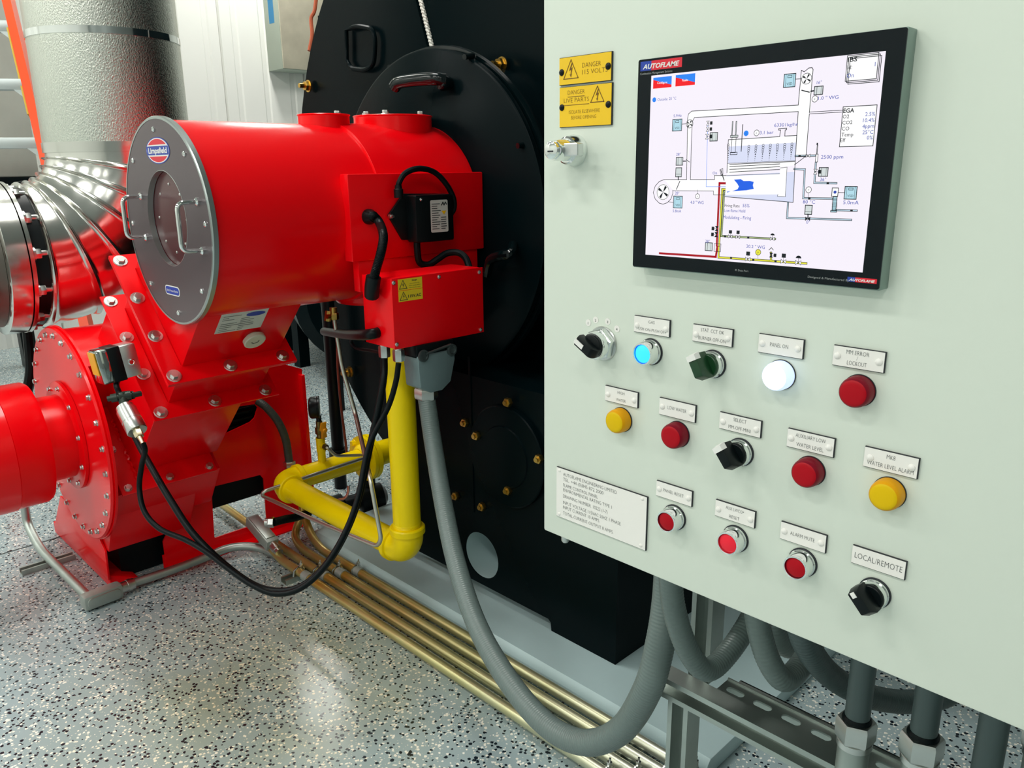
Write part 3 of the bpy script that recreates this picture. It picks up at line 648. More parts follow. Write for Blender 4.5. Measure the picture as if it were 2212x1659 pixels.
# atomising line and burner throat
line([(-0.4574,1.5419),(-0.4556,1.4782),(-0.4332,1.4784)], .0004, D_SKY)
for q in ((-0.4573,1.5401), (-0.4574,1.5343)): valve_v(q, .0021, 1, False)
valve_v((-0.4575,1.5272), .0024, 1, False); motor((-0.454,1.5227), (-0.4456,1.5308))
fillp(D_WH, [(-0.5076,1.485),(-0.4463,1.4852),(-0.4466,1.4892),(-0.4339,1.4892),(-0.4332,1.4703),(-0.4464,1.4701),(-0.4467,1.4742),(-0.4959,1.4741),(-0.5008,1.4793)])
line([(-0.4748,1.4851),(-0.4463,1.4852),(-0.4466,1.4892),(-0.4334,1.4892)], .0006); line([(-0.4959,1.4736),(-0.4467,1.474),(-0.4464,1.4701),(-0.4332,1.4703)], .0005)
say('On', (-0.4488,1.4902), .0046)
q = (-0.4395,1.4942); line([(q[0], q[1]), (q[0] + .0042, q[1] - .0095)], .0009); line([(q[0] - .0012, q[1] + .0005), (q[0] + .0020, q[1] + .0018), (q[0] + .0026, q[1] - .0040), (q[0] + .0004, q[1] - .0046)], .0005, None, True)
# flame
fillp(D_FL, [(-0.4243,1.4852),(-0.4167,1.4857),(-0.4135,1.4839),(-0.4065,1.484),(-0.4025,1.4831),(-0.4032,1.48),(-0.402,1.4765),(-0.4099,1.4751),(-0.4169,1.4746),(-0.4256,1.474),(-0.4196,1.4759),(-0.4182,1.4786),(-0.4205,1.4817)])
fillp(D_FL, [(-0.4313,1.4735),(-0.4272,1.474),(-0.4307,1.4726)])
# fan, dampers and drives on the left
line([(-0.4793,1.4851),(-0.5076,1.485),(-0.5135,1.483),(-0.5186,1.4782),(-0.5208,1.4713),(-0.518,1.4646),(-0.5124,1.4603),(-0.5076,1.4594),(-0.5023,1.461),(-0.4978,1.465),(-0.4957,1.4707),(-0.4959,1.4741)], .0006)
disc(D_WH, (-0.5082,1.472), .0085); fan((-0.5082,1.472), .0078)
motor((-0.4932,1.4996), (-0.485,1.5074)); line([(-0.4848,1.5037), (-0.4814,1.5037)], .0011); line([(-0.4809,1.5051),(-0.4769,1.5027)], .0006); say('28°', (-0.4934,1.5092), .0046)
motor((-0.4931,1.4879), (-0.4859,1.497), True); line([(-0.4897,1.4879), (-0.4895,1.485)], .0011)
line([(-0.4877,1.4832),(-0.4913,1.4751)], .0008); say('28°', (-0.4928,1.4698), .0044); vsd((-0.4944,1.4559), (-0.4835,1.4681)); line([(-0.5006,1.462), (-0.4947,1.4617)], .0005); say('5.8mA', (-0.4948,1.4513), .0046, fit=.0105)
gaugep((-0.4652,1.4684), .0025); line([(-0.4653,1.4749),(-0.465,1.4707)], .0003); say('4.0 " WG', (-0.4734,1.4607), .0048, fit=.0158)
# fuel lines
line([(-0.5094,1.4069),(-0.4398,1.4078),(-0.4388,1.4178)], .0022, D_DRED); line([(-0.4394,1.4196),(-0.4403,1.4816),(-0.4329,1.4816)], .0022, D_DRED)
pipe2([(-0.3424,1.4084),(-0.4365,1.4075),(-0.4372,1.4179)], .0017, D_YE); pipe2([(-0.4367,1.4198),(-0.4367,1.4757),(-0.433,1.4757)], .0017, D_YE)
pipe2([(-0.3758,1.4296),(-0.4347,1.4293),(-0.4344,1.4735),(-0.4329,1.4739)], .0014, D_GN)
for q in ((-0.4405,1.4365), (-0.4407,1.4304)): valve_v(q, .0024)
motor((-0.4528,1.4136), (-0.4445,1.4217)); boxo((-0.4423,1.4133), (-0.4347,1.4213), None, .0005); say('28°', (-0.4532,1.4217), .0046)
for q in ((-0.4246,1.4293), (-0.416,1.4293)): valve(q, .0022)
valve((-0.3787,1.4295), .0022, dome=True); mark((-0.4304,1.429)); mark((-0.4044,1.4292))
valve((-0.4034,1.408), .0026); valve((-0.3654,1.4085), .0026); valve((-0.3503,1.4085), .0028, dome=True); mark((-0.4221,1.4081)); mark((-0.3973,1.408)); mark((-0.3735,1.4081))
pipe2([(-0.3784,1.4089),(-0.379,1.416)], .0015, D_YE); valve_v((-0.3786,1.4138), .0022, 1); line([(-0.3812,1.4186),(-0.3789,1.421),(-0.3768,1.4189)], .0006)
gaugep((-0.3926,1.4156), .0028, 'P', D_YE); line([(-0.3927,1.4133),(-0.3924,1.4097)], .0003); say('20.2 " WG', (-0.4058,1.4193), .0050, fit=.0200)
say('Firing Rate', (-0.4329,1.4585), .0046, D_BK, fit=.0168); say('55%', (-0.4127,1.4588), .0050); say('Low flame Hold', (-0.4331,1.4536), .0046, fit=.0235); say('Modulating - Firing', (-0.4337,1.4469), .0050, fit=.0310)
# feed water and blowdown on the right
pipe2([(-0.3617,1.5068),(-0.3429,1.5068)], .0012); valve((-0.3495,1.5068), .0020, False); mark((-0.3576,1.5067))
boxo((-0.3419,1.5011), (-0.3399,1.508), D_WH, .0005); boxo((-0.3415,1.508), (-0.3409,1.5161), D_WH, .0005); boxo((-0.342,1.5162), (-0.3411,1.5178), D_BK, .0004)
say('2500 ppm', (-0.3369,1.5039), .0050, fit=.0205)
pipe2([(-0.3414,1.5003),(-0.3411,1.4826),(-0.3206,1.4823)], .0012); valve_v((-0.3411,1.4925), .0022, 1, False); motor((-0.3377,1.4884), (-0.3293,1.4961)); say('36°', (-0.3359,1.4842), .0048); mark((-0.3284,1.4822))
pipe2([(-0.3616,1.4951),(-0.3515,1.4946),(-0.3506,1.4686),(-0.3232,1.4687)], .0012); gaugep((-0.3461,1.4763), .0027, 'T'); line([(-0.3461,1.4738),(-0.3456,1.4692)], .0003); mark((-0.3447,1.4683)); say('80 °C', (-0.3506,1.4638), .0048, fit=.0118)
boxo((-0.3238,1.4708), (-0.3181,1.4782), D_WH, .0006); disc(D_BL, (-0.3209,1.4745), .0014)
boxo((-0.3221,1.458), (-0.3186,1.4705), D_CY, .0006)
for k in range(9): line([SC_PUMP[k][0], SC_PUMP[k][1]], .0004)
boxo((-0.3233,1.4568), (-0.3178,1.4582), D_CY, .0006); vsd((-0.3121,1.4686), (-0.3013,1.4796)); line([(-0.3177,1.4742), (-0.3122,1.4742)], .0005); say('5.0mA', (-0.3125,1.4641), .0050, fit=.0140)
pipe2([(-0.3174,1.4586),(-0.2998,1.4587)], .0012); mark((-0.3043,1.4586))
pipe2([(-0.3654,1.4641),(-0.3651,1.4499),(-0.3039,1.4504)], .0012); motor((-0.3479,1.4539), (-0.3412,1.4623), True); valve((-0.3446,1.4499), .0022, False, True); line([(-0.3447,1.454), (-0.3444,1.451)], .0010); say('0°', (-0.3457,1.4454), .0048)
for m, mb in LAY.values():
    if mb.v: part('display_graphic', mb, m, ts, flat=True, fix=False)['kind'] = 'stuff'
# printed marks on the bezel
def logo(a, c, shear=.25):
    x0, z1 = a; x1, z0 = c; h = z1 - z0; xm = x0 + (x1 - x0) * .27
    q = MB(); poly(q, [(x0, z0), (xm, z0), (xm, z1), (x0, z1)], SO(.00012), X_, Z_); part('logo_blue_field', q, LOGOB, ts, flat=True, fix=False)
    q = MB(); poly(q, [(xm, z0), (x1, z0), (x1, z1), (xm, z1)], SO(.00012), X_, Z_); part('logo_red_field', q, LOGOR, ts, flat=True, fix=False)
    q = MB(); write(q, 'AUTOFLAME', SO(.00025) + X_ * ((x0+x1)/2) + Z_ * (z0 + h * .2), X_, Z_, h * .66, 'C', .03, (x1-x0) * .88, shear); part('logo_lettering', q, WHITEM, ts, flat=True, fix=False)
logo((-0.5426,1.6053), (-0.4909,1.5959)); logo((-0.3017,1.3994), (-0.2752,1.3951))
GREYINK = mat('grey_print', (0.32, 0.34, 0.34), 0.5)
q = MB(); write(q, 'Combustion Management Systems', SO(.0002) + X_ * (-0.5427,1.5922)[0] + Z_ * (-0.5427,1.5922)[1], X_, Z_, .0030, 'L', .0, .0405); write(q, 'Designed & Manufactured By', SO(.0002) + X_ * (-0.3394,1.3951)[0] + Z_ * (-0.3394,1.3951)[1], X_, Z_, .0028, 'L', .0, .0395)
write(q, 'IR Data Port', SO(.0002) + X_ * (-0.4165,1.3953)[0] + Z_ * (-0.4165,1.3953)[1], X_, Z_, .0026, 'L', .0, .0150)
part('bezel_lettering', q, GREYINK, ts, flat=True, fix=False)['kind'] = 'stuff'

# ------------------------------------------------------------------ strut stand below the panel
st = thing('strut_stand', 'galvanised slotted strut frame with post and rails below the control panel', 'metal frame', (-0.68, 1.1, 0))
def strut_c(b, x0, x1, y0, y1, z0, z1, t=.0028, lip=.010, side='-y'):     # channel along X, open towards -Y
    pr_ = [(y0, z1 - lip), (y0, z1), (y1, z1), (y1, z0), (y0, z0), (y0, z0 + lip), (y0 + t, z0 + lip), (y0 + t, z0 + t), (y1 - t, z0 + t), (y1 - t, z1 - t), (y0 + t, z1 - t), (y0 + t, z1 - lip)]
    b.prism(pr_, (0, 0, 0), Y_, Z_, X_, x0, x1)
RX0, RX1, RZ = -0.705, 0.45, 0.585
b = MB(); strut_c(b, RX0, RX1, 1.040, 1.078, RZ, RZ + .041); part('front_rail', b, GALV, st)
b = MB()                                                                    # slotted strut, slotted web upwards
outer = [(RX0 + .10, 1.0785), (RX1, 1.0785), (RX1, 1.1265), (RX0 + .10, 1.1265)]
holes = []
x = RX0 + .128
while x < RX1 - .05:
    holes.append([(x + .0085 * math.copysign(1, math.cos(a)) + .0080 * math.cos(a), 1.1015 + .0080 * math.sin(a)) for a in [2 * PI * (k + .5) / 12 for k in range(12)]]); x += .0510
b.prism([outer] + holes, (0, 0, 0), X_, Y_, Z_, RZ + .030, RZ + .033)
b.box((RX0 + .10, 1.0785, RZ), (RX1, 1.0810, RZ + .031)); b.box((RX0 + .10, 1.1240, RZ), (RX1, 1.1265, RZ + .036))
part('slotted_rail', b, GALV, st)
b = MB(); b.box((RX0 + .10, 1.128, RZ + .004), (RX1, 1.172, RZ + .0068)); b.box((RX0 + .10, 1.1692, RZ - .03), (RX1, 1.172, RZ + .0068)); part('back_rail', b, GALV, st)
def strut_post(x0, y0, z0, z1, name):
    w = .041; t = .0028; lip = .009
    p = [(x0 + lip, y0), (x0, y0), (x0, y0 + w), (x0 + w, y0 + w), (x0 + w, y0), (x0 + w - lip, y0), (x0 + w - lip, y0 + t), (x0 + w - t, y0 + t), (x0 + w - t, y0 + w - t), (x0 + t, y0 + w - t), (x0 + t, y0 + t), (x0 + lip, y0 + t)]
    b = MB(); b.prism(p, (0, 0, 0), X_, Y_, Z_, z0, z1); part(name, b, GALV, st)
strut_post(-.672, 1.040, .004, RZ, 'lower_post'); strut_post(-.662, 1.085, RZ + .034, 1.005, 'upper_post'); strut_post(.20, 1.040, .004, RZ, 'lower_post')
b = MB(); b.box((-.75, 1.0, 0), (-.63, 1.12, .006)); part('foot_plate', b, GALV, st)

# ------------------------------------------------------------------ equipment pad
b = MB(); yb, yf, zt = 2.6, 1.519, .05
b.prism([(yf - .014, 0), (yf, zt - .012), (yf + .012, zt), (8.2, zt), (8.2, 0)], (0, 0, 0), Y_, Z_, X_, -2.74, -.855)
solo('equipment_pad', b, PADM, 'low grey painted concrete pad running along under the black boiler', 'concrete pad', loc=(-1.8, 4, 0), bevel=.004)

# ------------------------------------------------------------------ floor conduits
CY = (1.318, 1.370, 1.422, 1.474)
names = ('nearest of the four parallel steel conduits on the floor, running up to a fitting', 'second of the four parallel steel conduits, counted from the open floor', 'third of the four parallel steel conduits, counted from the open floor', 'rearmost of the four parallel yellow-tinted conduits, right beside the grey pad')
starts = [[(-2.790, 1.318, .118), (-2.665, 1.318, .035)], [(-3.4, 1.40, .035), (-2.70, 1.370, .035)], [(-2.80, 1.56, .17), (-2.77, 1.45, .05), (-2.66, 1.422, .035)], [(-2.83, 1.53, .24), (-2.76, 1.50, .10), (-2.62, 1.474, .035)]]
clampm = None
for k, yy in enumerate(CY):
    t = thing('floor_conduit', names[k], 'pipe', (-1.6, yy, .02), 'floor conduits')
    b = MB(); b.tube(bend(starts[k] + [(.6, yy, .035)], .12), .0165, 14); part('conduit_tube', b, CONDUIT, t)
    b = MB(); xc = -2.44 + .035 * k
    b.cyl((xc - .02, yy, .035), (xc + .02, yy, .035), .0196, seg=14); part('coupling', b, CASTA, t)
    for xs in (-2.50 + .05 * k, -1.02 + .05 * k):
        b = MB(); b.tube([(xs, yy - .024, .022), (xs, yy - .019, .045), (xs, yy, .0545), (xs, yy + .019, .045), (xs, yy + .024, .022)], .004, 6)
        b.hexnut((xs, yy + .010, .052), (xs, yy + .012, .066), .007); b.cyl((xs, yy + .012, .06), (xs, yy + .013, .076), .003, seg=8); part('strap_clamp', b, STEEL, t)
def floor_strut(x, y0, y1, label):
    b = MB(); w = .041; t = .003
    p = [(x, .0), (x, .021), (x + .009, .021), (x + .009, .018), (x + t, .018), (x + t, t), (x + w - t, t), (x + w - t, .018), (x + w - .009, .018), (x + w - .009, .021), (x + w, .021), (x + w, 0)]
    b.prism(p, (0, 0, 0), X_, Z_, Y_, y0, y1); return solo('floor_strut', b, GALV, label, 'metal channel', loc=(x, y0, 0))
floor_strut(-2.535, 1.26, 1.505, 'short strut channel on the floor carrying the left end of the four conduits')
floor_strut(-1.055, 1.30, 1.505, 'short strut channel on the floor carrying the conduits near the stand post')
floor_strut(-3.335, .585, .775, 'short strut channel on the floor left of the red blower foot')

# ------------------------------------------------------------------ flexible hoses below the panel
def hose(label, pts, r, m=HOSE, name='flexible_hose', rib=.0062, amp=.00045, fit=(), per=14, group='grey flexible hoses'):
    pts = smooth(pts, per); L = [0]
    for p, q in zip(pts, pts[1:]): L.append(L[-1] + (q - p).length)
    n = max(8, int(L[-1] / (rib / 4))); P = []; j = 0
    for i in range(n + 1):
        s = L[-1] * i / n
        while j < len(L) - 2 and L[j + 1] < s: j += 1
        k = (s - L[j]) / max(1e-9, L[j + 1] - L[j]); P.append(pts[j].lerp(pts[j + 1], min(1, k)))
    t = thing(name, label, 'hose', P[0], group)
    b = MB(); b.tube(P, r, 16, rad=lambda i: r - (amp if (i // 2) % 2 else 0)); part('hose_tube', b, m, t)
    for a, d, rr, hh in fit:                                   # hexagon connector at an end: point, direction
        a, d = V(a), V(d).normalized(); b = MB(); b.hexnut(a, a + d * hh, rr); b.cyl(a + d * hh, a + d * (hh * 1.5), rr * .8, seg=20); part('connector', b, STEEL, t)
    return t
H1 = [(-1.7265,1.3539,0.8671), (-1.6659,1.3242,0.7467), (-1.5574,1.2649,0.6153), (-1.4284,1.1946,0.5158), (-1.2752,1.1254,0.4319), (-1.1101,1.0694,0.3888), (-0.9628,1.036,0.3741), (-0.8514,1.0263,0.3999), (-0.7592,1.0197,0.4838), (-0.6854,0.994,0.6235), (-0.6691,1.0031,0.718), (-0.6716,1.0208,0.7887), (-0.6777,1.0331,0.8551)]
hose('thick grey flexible hose in a long loop from the red box to the panel', H1, .0255, fit=[((-1.726,1.3534,0.8645), (0.02, 0, 1), .034, .032)])
hose('grey flexible hose looping below the panel just right of the long hose', [(-0.61,0.9316,0.9111), (-0.6051,0.9394,0.8427), (-0.5908,0.9609,0.7658), (-0.5771,0.999,0.7139), (-0.5743,1.0619,0.7165), (-0.5751,1.1333,0.7497), (-0.5785,1.1776,0.7966)], .0185)
hose('grey flexible hose in a tight U below the panel, second U from the left', [(-0.5007,0.9932,0.8788), (-0.4913,0.9971,0.8266), (-0.4757,1.007,0.7735), (-0.4623,1.0352,0.735), (-0.4618,1.0955,0.7366), (-0.4666,1.1447,0.7617), (-0.4702,1.1736,0.807)], .0185)
hose('dark grey flexible hose curving down to the right behind the upright pipes', [(-0.4282,0.9803,0.8845), (-0.4206,1.0087,0.8238), (-0.4099,1.078,0.746), (-0.3855,1.1649,0.678), (-0.35,1.258,0.6344), (-0.3062,1.3069,0.6456), (-0.2751,1.3309,0.7019)], .0195, DKGREY)
hose('pale grey short hose bend seen between the two U loops', [(-0.5462,1.1474,0.7867), (-0.5395,1.1602,0.7262), (-0.5305,1.1851,0.6906), (-0.5255,1.2185,0.6873), (-0.5243,1.246,0.717)], .020)
# upright conduits dropping from the panel into steel pipes
def drop(label, px, zn, x, y, r=.0165):
    t = thing('upright_conduit', label, 'pipe', (x, y, .0), 'upright conduits below the panel')
    b = MB(); b.cyl((x, y, zn + .01), (x, y, 1.004), r, seg=20); part('upper_tube', b, DKGREY, t)
    b = MB(); b.lathe((x, y, zn + .018), Z_, [(0, r * 1.16), (.004, r * 1.18), (.008, r * 1.05)], 20); part('seal_ring', b, RUBBER, t)
    b = MB(); b.hexnut((x, y, zn - .012), (x, y, zn + .020), r * 1.62, .4); b.lathe((x, y, zn - .024), Z_, [(0, r * 1.2), (.003, r * 1.42), (.012, r * 1.42)], 24); part('gland_nut', b, STEEL, t)
    b = MB(); b.cyl((x, y, .02), (x, y, zn - .02), r * 1.28, seg=22); part('steel_pipe', b, GALV, t)
q = (-0.3348,0.9893,0.7399); drop('first upright dark conduit below the panel counted from the left, with steel nut', 0, q[2], q[0], q[1])
q = (-0.2497,0.9829,0.767); drop('second upright dark conduit below the panel counted from the left', 0, q[2], q[0], q[1])
q = (-0.1727,0.9664,0.7516); drop('third upright dark conduit below the panel counted from the left', 0, q[2], q[0], q[1])
q = (-0.1192,0.9619,0.8655); drop('rightmost upright conduit below the panel, cut by the picture edge', 0, q[2], q[0], q[1], .0155)

# ------------------------------------------------------------------ boiler
bo = thing('boiler', 'large gloss black cylindrical boiler with bolted round front door behind the red burner', 'boiler', (-2.0, 3.5, .05))
BC = V((-2.144, 2.0, 1.352)); BR = 1.2986
b = MB(); b.lathe(BC + Y_ * .012, Y_, [(0, BR - .02), (5.2, BR - .02)], 96); part('shell', b, BLACKP, bo)
b = MB(); b.lathe(BC, Y_, [(0, BR - .004), (.004, BR), (.030, BR)], 96); part('front_plate', b, BLACKP, bo)
DC = V((-2.239, 1.80, 1.326)); DR = .562
b = MB(); b.lathe(DC, Y_, [(.0, DR - .012), (.004, DR - .004), (.022, DR - .004), (.023, DR - .03), (.2, DR - .03)], 96); part('door', b, BLACKP, bo)
b = MB(); b.lathe(DC + Y_ * .030, Y_, [(0, DR - .028), (0, DR + .006), (.012, DR + .010), (.024, DR + .006), (.024, DR - .028)], 96, caps=False); part('door_rim', b, BLACKG, bo)
# split line with white rope gasket
P0, P1 = V((-2.5018,1.994,2.1559)), V((-2.4225,1.994,1.9217))
for s in (0, PI):
    n = 46; pts = [P0.lerp(P1, i / n) + V((math.cos(i * 1.25 + s) * .0042, math.sin(i * 1.25 + s) * .0042, 0)) for i in range(n + 1)]
    b = MB(); b.tube(pts, .0058, 6); part('gasket_rope', b, ROPE, bo)
d = (P1 - P0).normalized(); e = V((d.z, 0, -d.x))
b = MB(); b.prism([(-.012, 0), (-.012, (P1 - P0).length), (.004, (P1 - P0).length), (.004, 0)], P0 + e * .026, e, d, Y_, -.012, .008); part('door_seam_strip', b, BLACKP, bo)
b = MB(); a0, a1 = math.radians(22), math.radians(44)
rp = [DC + Y_ * .2 + V((math.cos(a0 + (a1 - a0) * k / 20) * (DR + .055), -.012, math.sin(a0 + (a1 - a0) * k / 20) * (DR + .055))) for k in range(21)]
b.tube(rp, .010, 7, rad=lambda i: .004 + .007 * math.sin(PI * i / 20)); part('rope_packing', b, mat('old_rope_packing', (0.16, 0.17, 0.11), 0.9), bo, 'frayed grey-green rope packing at the door edge')
# handles
hp = [(-2.9514,1.99,2.0425), (-2.8745,1.99,2.0506), (-2.7719,1.99,2.0283), (-2.7541,1.99,1.9876), (-2.7722,1.99,1.896), (-2.8278,1.99,1.8802), (-2.9346,1.99,1.8964), (-2.961,1.99,1.9308)]
b = MB(); b.tube(bend([V(p) - Y_ * .010 for p in hp], .04) , .010, 10, closed=True); part('lifting_ring', b, BLACKP, bo)
b = MB(); b.tube(smooth([(-2.2971,1.72,1.7635), (-2.2704,1.72,1.7761), (-2.1882,1.73,1.7789), (-2.1114,1.745,1.7766), (-2.0904,1.77,1.7737)], 6), .021, 12)
b.lathe((-2.1006,1.79,1.7645), (0, -1, 0), [(-.03, .012), (0, .022), (.022, .026), (.036, .02), (.042, .0)], 16); part('door_handle', b, BLACKG, bo)
b = MB(); b.tube(smooth([(-1.8997,1.76,1.1638), (-1.8594,1.74,1.2135), (-1.806,1.73,1.2326), (-1.7706,1.74,1.2399), (-1.8085,1.79,1.2595)], 6), .016, 10); part('door_handle', b, BLACKG, bo)
for pa, pb, pr_ in (((-2.5066,1.86,1.8515), (-2.5835,1.96,1.8604), .012), ((-2.0067,1.78,1.8347), (-2.0095,1.82,1.8423), .009), ((-1.7739,1.78,1.5611), (-1.7696,1.82,1.5654), .009)):
    b = MB(); b.cyl(pa, pb, pr_, seg=10); part('door_pin', b, BLACKG, bo)
brass_bolt = MB(); brass_bolt.hexnut((0, 0, 0), (0, 0, .022), .021); brass_bolt.cyl((0, 0, 0), (0, 0, .005), .026, seg=16); brass_bolt.cyl((0, 0, .02), (0, 0, .048), .010, seg=10)
bm_brass = mesh_of(brass_bolt, 'stud_nut', BRASS)
for p in ((-3.2752,1.985,1.8532), (-2.0471,1.985,1.8303), (-3.095,1.985,0.5836)): inst('stud_nut', bm_brass, bo, p, (0, -1, 0), 'brass stud and nut')
bs = MB(); bs.hexnut((0, 0, 0), (0, 0, .02), .02); bs.cyl((0, 0, .01), (0, 0, .05), .011, seg=10); bm_st = mesh_of(bs, 'stud_nut', STEEL)
for p in ((-1.9404,1.985,1.138), (-2.0924,1.985,1.049), (-1.8695,1.985,1.0641)): inst('stud_nut', bm_st, bo, p, (0, -1, 0), 'plain steel stud and nut')
# black box under the drum
FX0, FX1, FY = -2.36, -1.272, 1.673
fp = [(FX0, .088), (-1.548, .088), (-1.536, .080), (-1.533, .0505), (FX1, .0505), (FX1, .84), (FX0, .84)]
hx = (-1.862, .200)
b = MB(); b.prism([fp, circ(hx[0], hx[1], .084, 40)], (0, FY, 0), X_, Z_, Y_, 0, .012); part('base_front_plate', b, BLACKP, bo)
b = MB(); b.box((FX1 - .012, FY + .0125, .0505), (FX1, 2.7, .84)); part('base_side_plate', b, BLACKP, bo)
b = MB(); b.box((FX0, FY + .0125, .828), (FX1 - .0125, 2.2, .84)); part('base_top_plate', b, BLACKP, bo)
b = MB(); b.lathe((hx[0], FY, hx[1]), Y_, [(0.004, .0835), (.22, .0835)], 40, caps=False); part('pipe_sleeve', b, PADM, bo, 'grey lined pipe opening')
b = MB(); b.box(V((-1.898,1.673,0.9035)) - V((.004, .004, .55)), V((-1.898,1.673,0.9035)) + V((.006, 0, 0))); part('vertical_seam', b, BLACKP, bo)
b = MB(); mh = V((-1.7217,1.673,0.6031)); mr = .17
b.lathe(mh, (0, -1, 0), [(0, mr), (.014, mr), (.017, mr - .004)], 48); b.lathe(mh - Y_ * .016, (0, -1, 0), [(0, mr * .62), (.006, mr * .6)], 40); part('hand_hole_cover', b, BLACKP, bo)
sb = MB(); sb.hexnut((0, 0, 0), (0, 0, .016), .015); sb.cyl((0, 0, 0), (0, 0, .024), .008, seg=8); bm_sb = mesh_of(sb, 'cover_nut', BRASS)
for p in ((-1.6959,1.657,0.7935), (-1.8463,1.657,0.6483), (-1.7009,1.657,0.4971), (-1.5635,1.657,0.6407), (-1.9797,1.672,0.39), (-1.8433,1.672,0.3918), (-1.9196,1.672,0.6732)): inst('cover_nut', bm_sb, bo, p, (0, -1, 0), 'small brass nut')

# ------------------------------------------------------------------ burner
bu = thing('burner', 'big glossy red burner drum with grey round end plate and two chrome handles', 'burner', (-2.245, 1.35, .93))
bx, bz = -2.245, 1.360
def ring_y(y, r): return (y, r)
AXO = V((bx, 0, bz))
b = MB(); b.lathe(AXO, Y_, [(.9045, .272), (1.418, .272)], 96); part('drum', b, RED, bu)
b = MB(); b.lathe(AXO, Y_, [(1.412, .2735), (1.414, .2785), (1.79, .2785), (1.80, .272)], 96); part('rear_drum', b, RED, bu)
hole = (.006, .013)
b = MB(); b.prism([circ(0, 0, .2775, 96), circ(hole[0], hole[1], .1285, 64)], AXO + Y_ * .885, X_, Z_, Y_, 0, .0165); part('end_plate', b, CAPM, bu)
b = MB(); b.lathe(AXO, Y_, [(.8842, .2735), (.8842, .2790), (.887, .2815), (.8995, .2815), (.902, .277)], 96, caps=False); part('end_plate_edge', b, CAPEDGE, bu)
b = MB(); b.lathe(AXO + V((hole[0], 0, hole[1])), Y_, [(.8846, .1288), (.8842, .1278), (.900, .1272)], 64, caps=False); part('window_rim', b, CAPEDGE, bu)
b = MB(); b.cyl(AXO + V((hole[0], .9015, hole[1])), AXO + V((hole[0], .9035, hole[1])), .1275, seg=64); part('inner_disc', b, mat('dark_maroon_glass', (0.085, 0.022, 0.026), 0.22), bu)
sm = screw_mesh('end_plate_screw', .0078, CHROME)
for a in (90, 45, 0, -45, -90, -135, 180, 135): inst('end_plate_screw', sm, bu, AXO + V((math.cos(math.radians(a + 2)) * .2475, .885, math.sin(math.radians(a + 2)) * .2475)), (0, -1, 0))
sm2 = screw_mesh('disc_screw', .004, STEEL)
for a in range(0, 360, 45): inst('disc_screw', sm2, bu, AXO + V((hole[0] + .092 * math.cos(math.radians(a)), .9015, hole[1] + .092 * math.sin(math.radians(a)))), (0, -1, 0))
for x0, zt_, zb_ in ((-2.395, 1.431, 1.315), (-2.0255, 1.424, 1.300)):
    b = MB(); b.tube(bend([(x0, .886, zt_), (x0, .829, zt_ - .002), (x0 - .002, .829, zb_ + .002), (x0 - .002, .886, zb_)], .02, 7), .0062, 12)
    for zz, xx in ((zt_, x0), (zb_, x0 - .002)): b.lathe((xx, .885, zz), (0, -1, 0), [(0, .0105), (.006, .0105), (.010, .0068)], 14)
    part('handle', b, CHROME, bu, 'chrome grab handle')
# maker's badge and the small blue sticker
def disc_part(name, c, rx, rz, m, par, off, label=None, n=48):
    b = MB(); b.prism(circ(0, 0, rx, n, rz), V(c) - Y_ * off, X_, Z_, Y_, 0, .0004); return part(name, b, m, par, label, flat=True)
bc = V((-2.243, .885, 1.5525))
bd = disc_part('badge', bc, .0790, .0345, LOGOB, bu, .0008, 'round red, white and blue badge reading Limpsfield')
disc_part('badge_ring', bc, .0740, .0322, WHITEM, bd, .0010)
b = MB()
for s in (1, -1):
    lo = .0165; pts = [(.0325 * math.cos(a), .0325 * math.sin(a)) for a in [math.asin(lo / .0325) + (PI - 2 * math.asin(lo / .0325)) * k / 14 for k in range(15)]]
    poly(b, [(x * 2.12, s * z * .92) for x, z in pts], bc - Y_ * .0013, X_, Z_)
part('badge_red_field', b, LOGOR, bd, flat=True, fix=False)
b = MB(); poly(b, rrect(-.0720, -.0115, .0720, .0115, .006), bc - Y_ * .0013, X_, Z_); part('badge_blue_band', b, LOGOB, bd, flat=True, fix=False)
b = MB(); write(b, 'Limpsfield', bc - Y_ * .0016 - Z_ * .0068, X_, Z_, .0195, 'C', .03, .124); part('lettering', b, WHITEM, bd, flat=True, fix=False)
b = MB(); sc_ = V((-2.261, .885, 1.1735)); b.prism(rrect(-.049, -.0135, .049, .0135, .012), sc_ - Y_ * .0008, X_, Z_, Y_, 0, .0005); bl = part('blue_sticker', b, WHITEM, bu, 'small rounded blue sticker near the bottom of the end plate', flat=True)
b = MB(); poly(b, rrect(-.046, -.0105, .046, .0105, .010), sc_ - Y_ * .0011, X_, Z_); part('sticker_field', b, LOGOB, bl, flat=True, fix=False)
b = MB(); write(b, 'Safety Pressure Burner', sc_ - Y_ * .0014 - Z_ * .0035, X_, Z_, .0095, 'C', .0, .080); part('lettering', b, WHITEM, bl, flat=True, fix=False)
